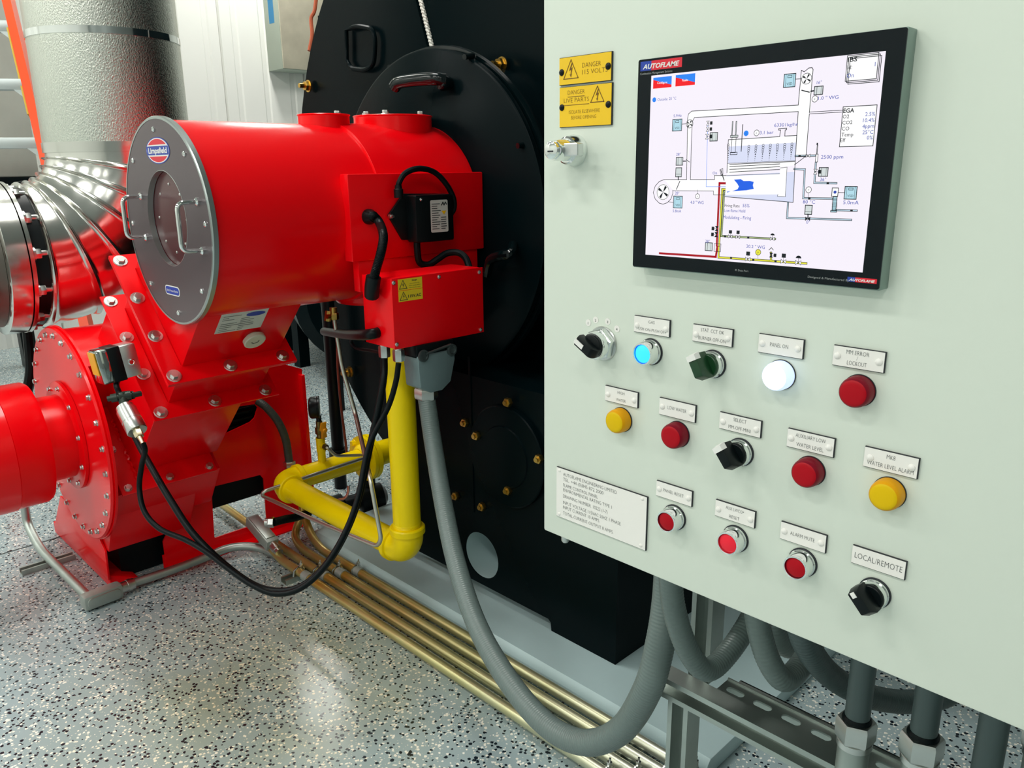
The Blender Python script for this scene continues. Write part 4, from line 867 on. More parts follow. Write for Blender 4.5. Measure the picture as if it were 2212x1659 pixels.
# branches on top and below
bt = bolt_mesh('cover_bolt', .010, STEEL, 1.5, 1.1)
for yc, r, h, bolts in ((1.405, .078, .302, [(0, .05)]), (1.668, .128, .306, [(-.085, -.05), (-.02, -.09), (.085, .05), (.03, .095), (-.09, .05), (.07, -.08)])):
    b = MB(); b.lathe((bx, yc, bz + .2), Z_, [(0, r), (h - .206, r), (h - .202, r + .003), (h - .2, r + .001)], 48); part('top_branch', b, RED, bu)
    for dx, dy in bolts: inst('cover_bolt', bt, bu, (bx + dx, yc + dy, bz + h), (0, 0, 1), 'steel bolt')
b = MB(); b.lathe((bx, 1.545, bz - .2), (0, 0, -1), [(0, .125), (.083, .125), (.092, .118), (.096, .0)], 40, caps=False); part('bottom_branch', b, RED, bu)
b = MB(); b.box((-2.12, 1.60, .985), (-1.97, 1.80, 1.10)); part('bottom_bracket', b, mat('mauve_grey_steel', (0.22, 0.15, 0.17), .4, .3), bu, bevel=.003)
# sloping neck from drum to the flange (n: along the duct, d: across it)
S2 = math.sqrt(.5); NN = V((S2, 0, S2)); DD = V((S2, 0, -S2))
def BF(n, d, y): return V((bx, 0, bz)) + NN * n + DD * d + Y_ * y
def duct(b, n0, n1, d0, d1, y0, y1, d0b=None, d1b=None):
    d0b = d0 if d0b is None else d0b; d1b = d1 if d1b is None else d1b
    vs = [BF(n0, d0, y0), BF(n0, d1, y0), BF(n0, d1, y1), BF(n0, d0, y1), BF(n1, d0b, y0), BF(n1, d1b, y0), BF(n1, d1b, y1), BF(n1, d0b, y1)]
    b.add(vs, [(0,3,2,1),(4,5,6,7),(0,1,5,4),(1,2,6,5),(2,3,7,6),(3,0,4,7)])
def frame(b, n, d0, d1, y0, y1, w, t=.006):
    b.prism([[(d0, y0), (d1, y0), (d1, y1), (d0, y1)], [(d0 + w, y0 + w), (d1 - w, y0 + w), (d1 - w, y1 - w), (d0 + w, y1 - w)]], BF(n, 0, 0), DD, Y_, NN, 0, t)
NA, NB, NC = -.352, -.553, -.955
b = MB(); duct(b, NA, -.02, -.135, .248, .905, 1.222); part('neck', b, RED, bu, bevel=.004)
b = MB(); frame(b, NA, -.190, .302, .846, 1.262, .058); part('neck_flange', b, RED, bu)
fb = bolt_mesh('flange_bolt', .0125, STEEL, 1.75, .75)
def flange_bolts(n, ds, ys, par, side_y, side_d):
    for d in ds: inst('flange_bolt', fb, par, BF(n, d, side_y), NN, 'zinc hexagon bolt', .3)
    for yy in ys: inst('flange_bolt', fb, par, BF(n, side_d, yy), NN, 'zinc hexagon bolt', .5)
flange_bolts(NA + .0062, (-.165, -.018, .128), (.872, 1.045, 1.222), bu, .872, .275)
# data plate and screw plug on the shaded side of the neck
q0, q1, q2 = (-.205, .965), (-.065, .965), 0
def side(n, y, off=0): return BF(n, .248 + off, y)
pl0 = side(-.20, .968, .0006)
b = MB(); b.prism([(0, 0), (.145, 0), (.145, .092), (0, .092)], pl0, Y_, NN, DD, 0, .0008); dp = part('rating_plate', b, STICK, bu, 'pale rating plate with a blue oval on the shaded red neck', flat=True)
b = MB(); poly(b, circ(.108, .075, .030, 32, .0105), pl0 + DD * .0011, Y_, NN); part('oval_logo', b, LOGOB, dp, flat=True, fix=False)
b = MB()
rnd = random.Random(3)
for k, w in enumerate((.052, .016, .034, .0, .046, .064, .034, .022, .05)):
    zz = .078 - k * .0088
    if w: stroke(b, [(.010, zz), (.010 + w, zz)], .0028, pl0 + DD * .0011, Y_, NN)
    if k > 1: stroke(b, [(.068, zz), (.068 + .05 * rnd.random() + .012, zz)], .0028, pl0 + DD * .0011, Y_, NN)
part('plate_print', b, mat('grey_plate_print', (.16, .18, .18), .6), dp, flat=True, fix=False)
pc = side(-.245, 1.100, 0)
b = MB(); b.lathe(pc, DD, [(0, .022), (.008, .022), (.009, .034), (.020, .034), (.0225, .031)], 32); pg = part('inspection_plug', b, mat('ivory_plug', (.60, .60, .48), .4), bu, 'pale round inspection plug')
b = MB(); stroke(b, [(-.012, 0), (-.004, -.006), (.008, -.002), (.010, .006)], .003, pc + DD * .0228, Y_, NN); part('plug_slot', b, INK, pg, flat=True, fix=False)

# gas head casing on the right-hand side of the drum
b = MB(); b.box((-1.990, 1.283, 1.2405), (-1.950, 1.796, 1.4855)); part('side_casing', b, RED, bu, bevel=.004)
b = MB(); b.prism([(1.308, 1.150), (1.775, 1.150), (1.775, 1.2400), (1.308, 1.2400)], (-1.990, 0, 0), Y_, Z_, X_, 0, .030); b.box((-1.9595, 1.47, 1.15), (-1.8385, 1.55, 1.20)); part('casing_skirt', b, RED, bu, bevel=.003)
b = MB(); b.box((-2.15, 1.295, 1.245), (-1.9905, 1.78, 1.44)); part('casing_box', b, RED, bu, bevel=.003)

# ------------------------------------------------------------------ damper actuator on the casing
ac = thing('actuator', 'black plastic actuator box with pale rating label on the red burner side casing', 'actuator', (-1.92, 1.55, 1.40))
XA = -1.9495
def fx(y, z, w=0.0): return V((XA + w, y, z))
A0 = (1.4095,1.3668); A1 = (1.4688,1.4272); A2 = (1.6292,1.4223); A3 = (1.6529,1.3593); A4 = (1.6231,1.2837); A5 = (1.4573,1.2924)
b = MB(); b.prism([A0, A1, A2, A3, A4, A5], fx(0, 0), Y_, Z_, X_, 0, .010); part('mounting_plate', b, BLK, ac, bevel=.002)
B0 = (1.4755,1.4243); B2 = (1.6212,1.2824)
b = MB(); b.prism(rrect(B0[0], B2[1] + .002, B2[0], B0[1] - .002, .006), fx(0, 0, .009), Y_, Z_, X_, 0, .045); part('housing', b, BLK, ac, bevel=.003)
lz0, lz1, ly0, ly1 = (1.5338,1.3052)[1], (1.5388,1.4005)[1], (1.5345,1.3538)[0], (1.6036,1.3504)[0]
LX = XA + .0545
b = MB(); b.prism(rrect(ly0 - .004, lz0 + .006, ly1 - .006, lz1 + .006, .005), (LX, 0, 0), Y_, Z_, X_, 0, .0006); al = part('rating_label', b, STICK, ac, flat=True)
b = MB(); lw = ly1 - ly0; lh = lz1 - lz0; lo = V((LX + .0009, ly0 - .004, lz0 + .006))
for k in range(13):
    if k in (0,): continue
    stroke(b, [(lw * .08, lh * (.95 - .07 * k)), (lw * (.30 + .25 * rnd.random()), lh * (.95 - .07 * k))], .0022, lo, Y_, Z_)
    if k > 6: stroke(b, [(lw * .58, lh * (.95 - .07 * k)), (lw * (.75 + .15 * rnd.random()), lh * (.95 - .07 * k))], .0025, lo, Y_, Z_)
stroke(b, [(lw * .62, lh * .84), (lw * .70, lh * .92), (lw * .76, lh * .84), (lw * .84, lh * .92), (lw * .90, lh * .86)], .0035, lo, Y_, Z_)
part('label_print', b, INK, al, flat=True, fix=False)
b = MB(); poly(b, [(lw * .60, lh * .66), (lw * .88, lh * .66), (lw * .74, lh * .54)], lo + X_ * .0002, Y_, Z_); part('warning_triangle', b, SIGNY, al, flat=True, fix=False)
scm = screw_mesh('housing_screw', .0055, CHROME)
for yz in ((1.5003,1.4059),): inst('housing_screw', scm, ac, fx(yz[0] - .004, yz[1] + .004, .0535), X_)
b = MB(); sy = (1.4143,1.3639); b.cyl(fx(sy[0], sy[1], .008), fx(sy[0], sy[1], .018), .007, seg=16); b.cyl(fx(sy[0], sy[1], .016), fx(sy[0], sy[1], .026), .0045, seg=12); part('fixing_stud', b, STEEL, ac)
b = MB(); b.lathe(V((-1.92,1.4345,1.4286)), Z_, [(-.012, .014), (.012, .014), (.014, .011), (.024, .010)], 16); b.lathe(V((-1.92,1.6091,1.3665)), Y_, [(-.006, .013), (.014, .013), (.016, .010), (.028, .010)], 16); part('cable_gland', b, BLK, ac)
b = MB(); b.tube(smooth([(-1.92,1.4351,1.4391), (-1.918,1.4365,1.4586), (-1.913,1.4577,1.4856), (-1.905,1.5014,1.4981), (-1.903,1.5569,1.4869), (-1.903,1.6021,1.4511), (-1.905,1.6315,1.4063), (-1.91,1.6325,1.3713), (-1.918,1.6147,1.3635)], 8), .0085, 10); part('looped_cable', b, RUBBER, ac)
b = MB(); b.tube(smooth([(-1.915,1.4917,1.3001), (-1.915,1.49,1.2686), (-1.915,1.4965,1.2251), (-1.905,1.522,1.2152), (-1.895,1.5508,1.2302), (-1.885,1.5818,1.2466), (-1.86,1.6052,1.2478), (-1.83,1.6084,1.2327), (-1.8,1.5976,1.2024)], 8), .0105, 10); part('lower_cable', b, RUBBER, ac)

# corrugated sleeve from casing into the junction box
b = MB(); t = thing('corrugated_conduit', 'short black corrugated conduit bent from the red casing down into the red box', 'conduit', (-1.94,1.3403,1.364))
pts = smooth([(-1.95,1.3442,1.3661), (-1.91,1.3371,1.3678), (-1.88,1.3337,1.3511), (-1.7835,1.275,1.324), (-1.7418,1.235,1.2867), (-1.7311,1.21,1.2474), (-1.7417,1.205,1.2154)], 24)
b.tube(pts, .0125, 12, rad=lambda i: .0128 - (.0016 if i % 2 else 0)); part('sleeve', b, RUBBER, t)
b = MB(); b.lathe((-1.95,1.3442,1.3661), X_, [(0, .022), (.012, .022), (.020, .018), (.030, .016)], 18); part('end_fitting', b, BLK, t); b = MB(); b.tube(smooth([(-1.7386,1.205,1.2254), (-1.7473,1.205,1.2002), (-1.765,1.214,1.1727)], 6), .020, 14); part('end_fitting', b, BLK, t)

# ------------------------------------------------------------------ junction box
jb = thing('junction_box', 'red steel junction box with yellow danger stickers hanging below the burner side casing', 'junction box', (-1.77, 1.39, 1.03))
JX0, JX1, JY0, JY1, JZ0, JZ1 = -1.838, -1.70, 1.2345, 1.557, 1.031, 1.2195
b = MB(); b.box((JX0, JY0, JZ0), (JX1 - .0022, JY1, JZ1)); part('box_body', b, RED, jb, bevel=.0025)
b = MB(); b.box((JX1 - .002, JY0 - .001, JZ0 - .001), (JX1, JY1 + .001, JZ1 + .001)); part('box_cover', b, RED, jb, bevel=.0007)
js = screw_mesh('cover_screw', .0058, STEEL)
for yz in ((1.2398,1.2094), (1.5442,1.2076), (1.5447,1.0389), (1.2402,1.044), (1.3939,1.2095)): inst('cover_screw', js, jb, (JX1, yz[0], yz[1]), X_)
a, c = (1.2537,1.2153), (1.3344,1.1563)
mid = (a[1] + c[1]) / 2
JF = lambda off: V((JX1 + off, 0, 0))
for k, (z0, z1) in enumerate(((mid + .0006, a[1] + .001), (c[1], mid - .0006))):
    b = MB(); b.box((JX1 + .0001, a[0], z0), (JX1 + .0006, c[0], z1)); sg = part('danger_sticker', b, mat('yellow_sticker', (.88, .62, .02), .4), jb, ('yellow danger sticker with small print, upper of the pair', 'yellow sticker reading 115V.AC, lower of the pair')[k], flat=True)
    b = MB(); h = z1 - z0; O = JF(.0010) + Y_ * a[0] + Z_ * z0; w_ = c[0] - a[0]
    tc_ = (w_ * .20, h * .14); hw = h * .42
    stroke(b, [(tc_[0] - hw, tc_[1]), (tc_[0] + hw, tc_[1]), (tc_[0], tc_[1] + h * .74)], .0016, O, Y_, Z_, True)
    poly(b, [(tc_[0] + .002, tc_[1] + h * .58), (tc_[0] - .003, tc_[1] + h * .30), (tc_[0] + .0005, tc_[1] + h * .32), (tc_[0] - .001, tc_[1] + h * .06), (tc_[0] + .0035, tc_[1] + h * .36), (tc_[0] + .0005, tc_[1] + h * .35)], O, Y_, Z_)
    if k == 0:
        write(b, 'Danger', O + Y_ * w_ * .68 + Z_ * h * .74, Y_, Z_, h * .19, 'C', .02)
        for i, s in enumerate(('Disconnect the', 'mains supply before', 'removing this cover')): write(b, s, O + Y_ * w_ * .68 + Z_ * h * (.50 - .19 * i), Y_, Z_, h * .11, 'C', .0, w_ * (.40 + .08 * min(i, 1)))
    else: write(b, '115V.AC', O + Y_ * w_ * .66 + Z_ * h * .30, Y_, Z_, h * .36, 'C', .02, w_ * .54)
    part('sticker_print', b, INK, sg, flat=True, fix=False)
for px in ((-1.7898,1.262,1.0099), (-1.722,1.2607,1.0089)):
    p = V(px); p.z = JZ0; b = MB(); b.cyl(p, p - Z_ * .010, .012, seg=16); b.hexnut(p - Z_ * .008, p - Z_ * .040, .0165, .2); part('cable_gland', b, STEEL, jb, 'nickel cable gland')
b = MB(); b.tube(smooth([(-1.7764,1.236,1.0669), (-1.7837,1.215,1.064), (-1.8932,1.25,1.0406), (-2.1515,1.36,0.9903), (-2.4946,1.5,0.9312)], 8), .0150, 12); part('side_cable', b, RUBBER, jb)
b = MB(); b.tube(smooth([(-1.9044,1.28,1.0193), (-1.9868,1.3,1.0141), (-2.0134,1.3,0.996), (-1.9857,1.3,0.9802), (-1.8987,1.29,0.9883), (-1.8196,1.27,0.9972)], 8), .005, 8); part('thin_lead', b, RUBBER, jb)
# multipole connector under the box
hc = V((-1.7227,1.3639,0.9586))
b = MB(); b.box((hc.x - .036, hc.y - .062, JZ0 - .040), (hc.x + .030, hc.y + .070, JZ0 - .0005)); part('connector_base', b, BLK, jb, bevel=.004)
b = MB(); zt = JZ0 - .030; zb = zt - .112
q = [(-.062, 0), (.070, 0), (.070, -.030), (.052, -.092), (.020, -.112), (-.020, -.112), (-.058, -.092), (-.062, -.030)]
b.prism(q, (hc.x, hc.y, zt), Y_, Z_, X_, -.034, .034); part('connector_hood', b, HOOD, jb, bevel=.004)
b = MB()
for s in (-1, 1):
    c0 = hc + Y_ * (.056 * s if s > 0 else -.046); c0.z = JZ0 - .030
    b.lathe(V((hc.x + .034, c0.y, c0.z)), X_, [(0, .017), (.006, .017), (.0065, .012), (.003, .011), (.003, 0)], 20)
b.tube([(hc.x + .038, hc.y - .040, JZ0 - .026), (hc.x + .038, hc.y + .052, JZ0 - .014)], .004, 8)
part('locking_lever', b, mat('latch_steel', (.12, .15, .15), .4, .8), jb)

# ------------------------------------------------------------------ blower
bl_ = thing('fan_blower', 'glossy red centrifugal blower with bolted round casing, duct flanges and base frame', 'blower', (-2.95, 1.1, .03))
FC = V((-3.030, 0, .595))
b = MB(); b.lathe(FC, Y_, [(.758, .352), (.7585, .384), (.766, .388), (.772, .384)], 72); part('casing_front', b, RED, bl_)
arc = lambda a0, a1, n: [(FC.x + .374 * math.cos(math.radians(a0 + (a1 - a0) * k / n)), FC.z + .374 * math.sin(math.radians(a0 + (a1 - a0) * k / n))) for k in range(n + 1)]
b = MB(); b.prism(arc(50, 300, 60) + [(-2.728, .436), (-2.957, .665)], (0, .770, 0), X_, Z_, Y_, 0, .39); part('casing', b, RED, bl_)
b = MB(); b.prism(arc(82, 215, 34) + [(FC.x, FC.z)], (0, 1.161, 0), X_, Z_, Y_, 0, .40); part('rear_casing', b, RED, bl_)
b = MB(); b.lathe(FC, Y_, [(.772, .376), (.772, .392), (.780, .392), (.780, .376)], 72, caps=False); part('casing_rim', b, RED, bl_)
fbm = bolt_mesh('casing_bolt', .0085, STEEL, 1.35, .9)
for k in range(26):
    a = 2 * PI * (k + .4) / 26; inst('casing_bolt', fbm, bl_, FC + V((math.cos(a) * .360, .7578, math.sin(a) * .360)), (0, -1, 0), spin=a)
b = MB(); b.lathe(FC, Y_, [(.742, .0), (.742, .190), (.746, .196), (.757, .196)], 56, caps=False); part('motor_flange', b, RED, bl_)
b = MB(); b.lathe(FC, Y_, [(.640, .150), (.744, .150)], 48); part('motor_adapter', b, RED, bl_)
fbs = bolt_mesh('flange_screw', .0075, STEEL, 1.3, .9)
for k in range(10):
    a = 2 * PI * (k + .3) / 10; inst('flange_screw', fbs, bl_, FC + V((math.cos(a) * .178, .7418, math.sin(a) * .178)), (0, -1, 0))
    if k % 2: inst('flange_screw', fbs, bl_, FC + V((math.cos(a) * .155, .640, math.sin(a) * .155)) , (math.cos(a), 0, math.sin(a)))
b = MB(); b.lathe(FC, Y_, [(.18, .14), (.20, .205), (.22, .213), (.640, .213), (.652, .206), (.654, .0)], 64, caps=False); b.lathe(FC, Y_, [(.22, .2135), (.53, .2165), (.545, .2165), (.548, .213)], 64, caps=False); part('motor', b, RED, bl_)
# outlet duct and flanges
b = MB(); duct(b, NB, NA - .012, -.135, .248, .905, 1.222); part('middle_duct', b, RED, bl_, bevel=.003)
b = MB(); frame(b, NA - .0065, -.190, .302, .846, 1.262, .058); part('upper_flange', b, RED, bl_)
b = MB(); frame(b, NB, -.190, .302, .846, 1.262, .058); part('outlet_flange', b, RED, bl_)
flange_bolts(NB + .0062, (-.165, -.018, .128), (.872, 1.045, 1.222), bl_, .872, .275)
b = MB(); duct(b, NC, NB - .0005, -.20, .262, .865, 1.16, -.16, .268); part('outlet_duct', b, RED, bl_, bevel=.004)
b = MB(); b.prism([(-.015, .800), (.336, .800), (.336, 1.13), (-.015, 1.13)], BF(NC - .004, 0, 0), DD, Y_, NN, 0, .009); part('inlet_flange', b, RED, bl_, bevel=.0015)
b = MB(); b.prism([(-.012, .803), (.333, .803), (.333, 1.127), (-.012, 1.127)], BF(NC - .010, 0, 0), DD, Y_, NN, 0, .005); part('flange_gasket', b, RUBBER, bl_)
fb2 = bolt_mesh('inlet_bolt', .011, STEEL, 1.3, .95)
for d_, y_ in ((.004, .824), (.160, .824), (.314, .824), (.314, .965), (.314, 1.108), (.004, 1.108)): inst('inlet_bolt', fb2, bl_, BF(NC + .005, d_, y_), NN)
b = MB()                                                     # weld beads
for n0, d0, n1, d1 in ((NC + .006, .045, NC + .006, .13), (NC + .006, .17, NC + .006, .29)):
    pts = [BF(n0 + .003 * math.sin(i * 2.1), d0 + (d1 - d0) * i / 14, .862 + .003 * math.cos(i * 1.7)) for i in range(15)]
    b.tube(pts, .006, 6)
part('weld_bead', b, RED, bl_)
# lower housing, pedestal and base frame
b = MB(); P = [(-2.5628,0.8,0.5161), (-2.3537,0.8,0.6097), (-2.8602,0.8,0.1645), (-2.9626,0.8,0.1463)]
pz = [(-3.30, .60), (-2.975, .640), (-2.745, .420), (-2.905, .165), (-3.25, .165), (-3.40, .30)]
b.prism(pz, (0, .790, 0), X_, Z_, Y_, 0, .30); part('lower_housing', b, RED, bl_, bevel=.004)
sp = [(1.1327,0.3268), (0.9985,0.1169), (0.9988,0.0058), (1.5616,-0.0252), (1.6386,0.1154), (1.6536,0.6837), (1.5302,0.7381), (1.2753,0.6207)]
ct = [(1.2098,0.2642), (1.2134,0.279), (1.4205,0.2705), (1.4331,0.2502), (1.4284,0.036), (1.4147,0.0278), (1.2105,0.049), (1.1987,0.0656)]
vt = [(1.2866,0.4833), (1.3347,0.5846), (1.4275,0.5777), (1.438,0.5616), (1.4217,0.5217), (1.3998,0.5069)]
b = MB(); b.prism([sp, ct, vt], (-2.95, 0, 0), Y_, Z_, X_, -.006, 0); part('side_plate', b, RED, bl_)
e0, e1 = (1.6536,0.6837), (1.6434,0.0652)
b = MB(); b.box((-2.956, e0[0] - .02, .06), (-2.925, e0[0] - .002, e0[1] - .02)); part('side_plate_lip', b, RED, bl_, bevel=.003)
b = MB()
for v0, v1 in (((1.3114,0.4967), (1.4151,0.4973)), ((1.3143,0.5233), (1.4179,0.5245)), ((1.3172,0.5498), (1.4207,0.5516)), ((1.3202,0.5763), (1.4235,0.5786))): b.box((-2.985, v0[0], min(v0[1], v1[1]) - .004), (-2.962, v1[0], min(v0[1], v1[1]) + .004))
part('louvre', b, BLK, bl_)
b = MB(); b.box((-2.957, .99, .0), (-2.90, 1.60, .006)); b.box((-2.957, .99, .0), (-2.951, 1.60, .06)); part('base_rail', b, RED, bl_)
f0, f1 = V((-3.4395,0.7264,0.055)), V((-2.9732,0.7343,0.02))
b = MB(); b.prism([(0, 0), (.10, 0), (.10, .007), (.007, .05), (0, .05)], (-3.62, .79, .004), Y_, Z_, X_, 0, .68); part('front_foot', b, RED, bl_, bevel=.002)
b = MB(); b.prism([(-3.58, .045), (-2.93, .045), (-2.915, .165), (-3.0, .24), (-3.40, .24)], (0, .781, 0), X_, Z_, Y_, 0, .008); part('front_gusset', b, RED, bl_, bevel=.002)
b = MB(); b.box((-3.06, 1.17, .17), (-2.99, 1.60, .56)); part('louvre_shade_box', b, BLK, bl_)  # black box added behind louvre and cutout, standing in for the shaded interior
b = MB(); b.box((-3.50, .85, .004), (-3.00, 1.11, .162)); part('underside_shade_box', b, BLK, bl_)  # black box added below the housing in place of the shadow there

# pressure switch on the casing
sw = thing('pressure_switch', 'small silver and black air pressure switch with yellow face on the red casing', 'pressure switch', (-2.5352,0.78,0.9353))
o = V((-2.4904,0.7701,0.9446)); R_ = Matrix.Rotation(math.radians(-4), 4, 'Y') @ Matrix.Rotation(math.radians(6), 4, 'X'); T_ = Matrix.Translation(o) @ R_
def tb(b, lo, hi): return b.box(lo, hi, T_)
b = MB(); tb(b, (-.036, -.050, -.052), (.036, -.010, .052)); part('front_cover', b, mat('chrome_cover', (.55, .60, .58), .10, 1.0), sw, bevel=.009)
b = MB(); tb(b, (-.0365, -.018, -.0525), (.0365, .020, .0525)); part('middle_band', b, BLK, sw, bevel=.003)
b = MB(); tb(b, (-.035, .0145, -.050), (.035, .066, .050)); part('back_housing', b, ALU, sw, bevel=.006)
b = MB(); tb(b, (-.028, -.0525, -.022), (.028, -.0502, .046)); part('face_label', b, mat('amber_label', (.85, .42, .02), .4), sw, flat=True)
b = MB(); q = T_ @ V((.0352, .042, -.004)); b.lathe(q, R_ @ V((1, 0, 0)), [(0, .010), (.004, .010), (.005, .007), (.003, .006)], 16); part('housing_screw', b, CHROME, sw)
b = MB(); b.tube(smooth([T_ @ V((.0, .002, -.052)), (-2.4605,0.7622,0.8841), (-2.4521,0.7633,0.8654), (-2.4433,0.766,0.8493)], 6), .0085, 10); part('stem', b, BLK, sw)
# pressure transmitter with its tee
tr = thing('pressure_transmitter', 'silver cylindrical pressure transmitter with dark tee fitting and brass plug on the red blower', 'pressure sensor', (-2.4957,0.8106,0.7591))
b = MB(); b.tube([(-2.4297,0.7231,0.8555), (-2.4223,0.7389,0.8578), (-2.4126,0.7566,0.8588), (-2.4071,0.7915,0.8582), (-2.4095,0.8111,0.858)], .0085, 12); b.cyl((-2.4255,0.732,0.8558), (-2.418,0.7479,0.8582), .0130, seg=12); b.cyl((-2.4162,0.7524,0.8576), (-2.4095,0.7818,0.8584), .0155, seg=12); b.cyl((-2.4086,0.784,0.8581), (-2.409,0.7896,0.8583), .0125, seg=12); b.cyl((-2.4176,0.762,0.8667), (-2.3988,0.7577,0.8258), .0145, seg=12)
part('tee_fitting', b, mat('dark_fitting', (.035, .05, .04), .4, .5), tr)
a, c = V((-2.4071,0.7587,0.831)), V((-2.3303,0.7609,0.7691)); d = (c - a)
b = MB(); b.lathe(a, d, [(0, .020), (.004, .0250), (.016, .0250), (.018, .0285), (d.length * .60, .0285), (d.length * .605, .0275), (d.length * .66, .0275), (d.length * .665, .0290), (d.length * .97, .0290), (d.length, .0272)], 28); part('sensor_body', b, STEEL, tr)
b = MB(); b.cyl((-2.3336,0.7563,0.785), (-2.3162,0.7591,0.7657), .011, seg=16); b.hexnut((-2.3216,0.7571,0.7748), (-2.3025,0.7559,0.7599), .0130); b.cyl((-2.304,0.7555,0.7625), (-2.2826,0.7556,0.745), .0075, .006, seg=12); part('plug', b, mat('pale_brass', (.75, .66, .45), .3, 1.0), tr)
# black cables from the junction box to the transmitter
mid_ = [(-1.7589,1.1765,0.7621), (-1.7309,1.1098,0.6321), (-1.7249,1.0496,0.5377), (-1.7391,0.9917,0.4645), (-1.772,0.9392,0.4158), (-1.8322,0.8988,0.3931)]
c1 = [(-1.7918,1.262,0.987), (-1.7662,1.2389,0.9411), (-1.7611,1.2127,0.8608)] + mid_ + [(-1.9105,0.865,0.3969), (-2.0159,0.8325,0.4367), (-2.1281,0.8029,0.5016), (-2.2408,0.7922,0.5782), (-2.3479,0.7942,0.6353), (-2.4337,0.798,0.679), (-2.4849,0.7986,0.7192), (-2.5133,0.8009,0.7423)]
b = MB(); b.tube(smooth(c1, 10), .0098, 16); solo('sensor_cable', b, RUBBER, 'thicker black cable from the red box, ending behind the silver transmitter', 'cable', 'black sensor cables')
mid2 = [V(p) + V((.014, -.014, .003)) for p in mid_]
c2 = [(-1.722,1.2593,0.9857), (-1.7246,1.2487,0.9336), (-1.7312,1.2226,0.8649)] + mid2 + [(-1.8882,0.8547,0.4071), (-1.9772,0.8277,0.4373), (-2.0533,0.806,0.4661), (-2.1288,0.7813,0.4859), (-2.2145,0.7456,0.5041), (-2.2741,0.7302,0.544), (-2.3165,0.739,0.6015), (-2.314,0.7537,0.6705), (-2.2847,0.7584,0.7198), (-2.2828,0.7559,0.7463)]
b = MB(); b.tube(smooth(c2, 10), .0078, 16); solo('sensor_cable', b, RUBBER, 'thinner black cable from the red box, looping at left into the brass plug', 'cable', 'black sensor cables')

# ------------------------------------------------------------------ yellow gas pipe
gp = thing('gas_pipe', 'bright yellow gas pipe with riser, two elbows and flange in front of the boiler', 'pipe', (-1.92, 1.40, .25))
GX, GY, GZ, GX1, gr = -1.912, 1.40, .300, -2.735, .0445
b = MB(); b.cyl((GX, GY, GZ + .055), (GX, GY, 1.19), gr, seg=40); part('riser', b, YELP, gp)
b = MB(); b.cyl((GX - .05, GY, GZ), (GX1 + .05, GY, GZ), gr, seg=40); part('cross_pipe', b, YELP, gp)
b = MB(); b.cyl((GX1, GY + .05, GZ), (GX1, 1.775, GZ), gr, seg=40); part('rear_pipe', b, YELP, gp)
def elbow(corner, u, w, R=.062, r=.0505):
    c = V(corner); u, w = V(u), V(w); cen = c + (u + w) * R; pts = [c + u * (R + .012)]
    for k in range(13):
        a = PI / 2 * k / 12; pts.append(cen - w * R * math.cos(a) - u * R * math.sin(a))
    pts.append(c + w * (R + .012)); b = MB(); b.tube(pts, r, 32)
    for p, d in ((c + u * (R + .004), u), (c + w * (R + .004), w)): b.lathe(p, d, [(0, r), (.002, r + .0065), (.020, r + .0065), (.024, r + .003), (.024, gr)], 40)
    part('elbow', b, YELP, gp)
elbow((GX, GY, GZ), (0, 0, 1), (-1, 0, 0)); elbow((GX1, GY, GZ), (1, 0, 0), (0, 1, 0))
b = MB()
for k in range(3): b.lathe((GX, GY, GZ + .092 + .004 * k), Z_, [(0, gr), (.0015, gr + .0012), (.003, gr)], 40, caps=False)
part('pipe_thread', b, YELP, gp)
b = MB(); b.lathe((GX1, 1.765, GZ), Y_, [(0, gr + .004), (.012, .060), (.020, .062), (.020, .098), (.038, .098)], 48); part('flange', b, YELP, gp)
b = MB(); b.lathe((GX1, 1.806, GZ), Y_, [(0, .098), (.020, .098), (.020, .055), (.16, .052)], 48); part('rear_flange', b, YELP, gp)
yb_ = bolt_mesh('flange_nut', .012, YELP, 1.3, 1.1)
for k in range(4):
    a = PI / 4 + PI / 2 * k; inst('flange_nut', yb_, gp, (GX1 + .080 * math.cos(a), 1.785, GZ + .080 * math.sin(a)), (0, -1, 0))
b = MB(); ty = 1.59; b.cyl((GX1, ty, GZ + gr - .008), (GX1, ty, GZ + .145), .0165, seg=20); b.cyl((GX1, ty, GZ + .085), (GX1, ty, GZ + .145), .0185, seg=20); b.cyl((GX1, ty, GZ + .112), (GX1 + .028, ty, GZ + .112), .014, seg=14); part('branch_stub', b, YELP, gp)
ga = thing('pressure_gauge', 'black pressure gauge on a brass cock with orange wing handle above the yellow pipe', 'gauge', (GX1, ty, GZ + .146))
b = MB(); b.cyl((GX1, ty, GZ + .146), (GX1, ty, GZ + .215), .013, seg=12); b.hexnut((GX1, ty, GZ + .16), (GX1, ty, GZ + .19), .0185); part('cock_body', b, mat('dark_brass', (.22, .17, .06), .4, .9), ga)
b = MB(); wz = GZ + .182
b.prism([(-.012, -.034), (.012, -.030), (.010, -.010), (.017, .0), (.010, .012), (.014, .034), (-.010, .034), (-.016, .008), (-.010, -.006)], (GX1 + .026, ty, wz), Y_, Z_, X_, 0, .010); b.cyl((GX1 + .01, ty, wz), (GX1 + .045, ty, wz), .009, seg=12); part('wing_handle', b, mat('orange_wing', (.85, .36, .01), .4), ga, bevel=.002)
b = MB(); gz = GZ + .272; b.cyl((GX1, ty, GZ + .21), (GX1, ty, gz - .035), .0105, seg=12); b.lathe((GX1 - .012, ty - .012, gz), (.55, .83, 0), [(-.020, .030), (-.016, .040), (-.008, .045), (.014, .045), (.016, .047), (.023, .047), (.023, .040), (.020, .0)], 36); part('gauge_case', b, BLK, ga)
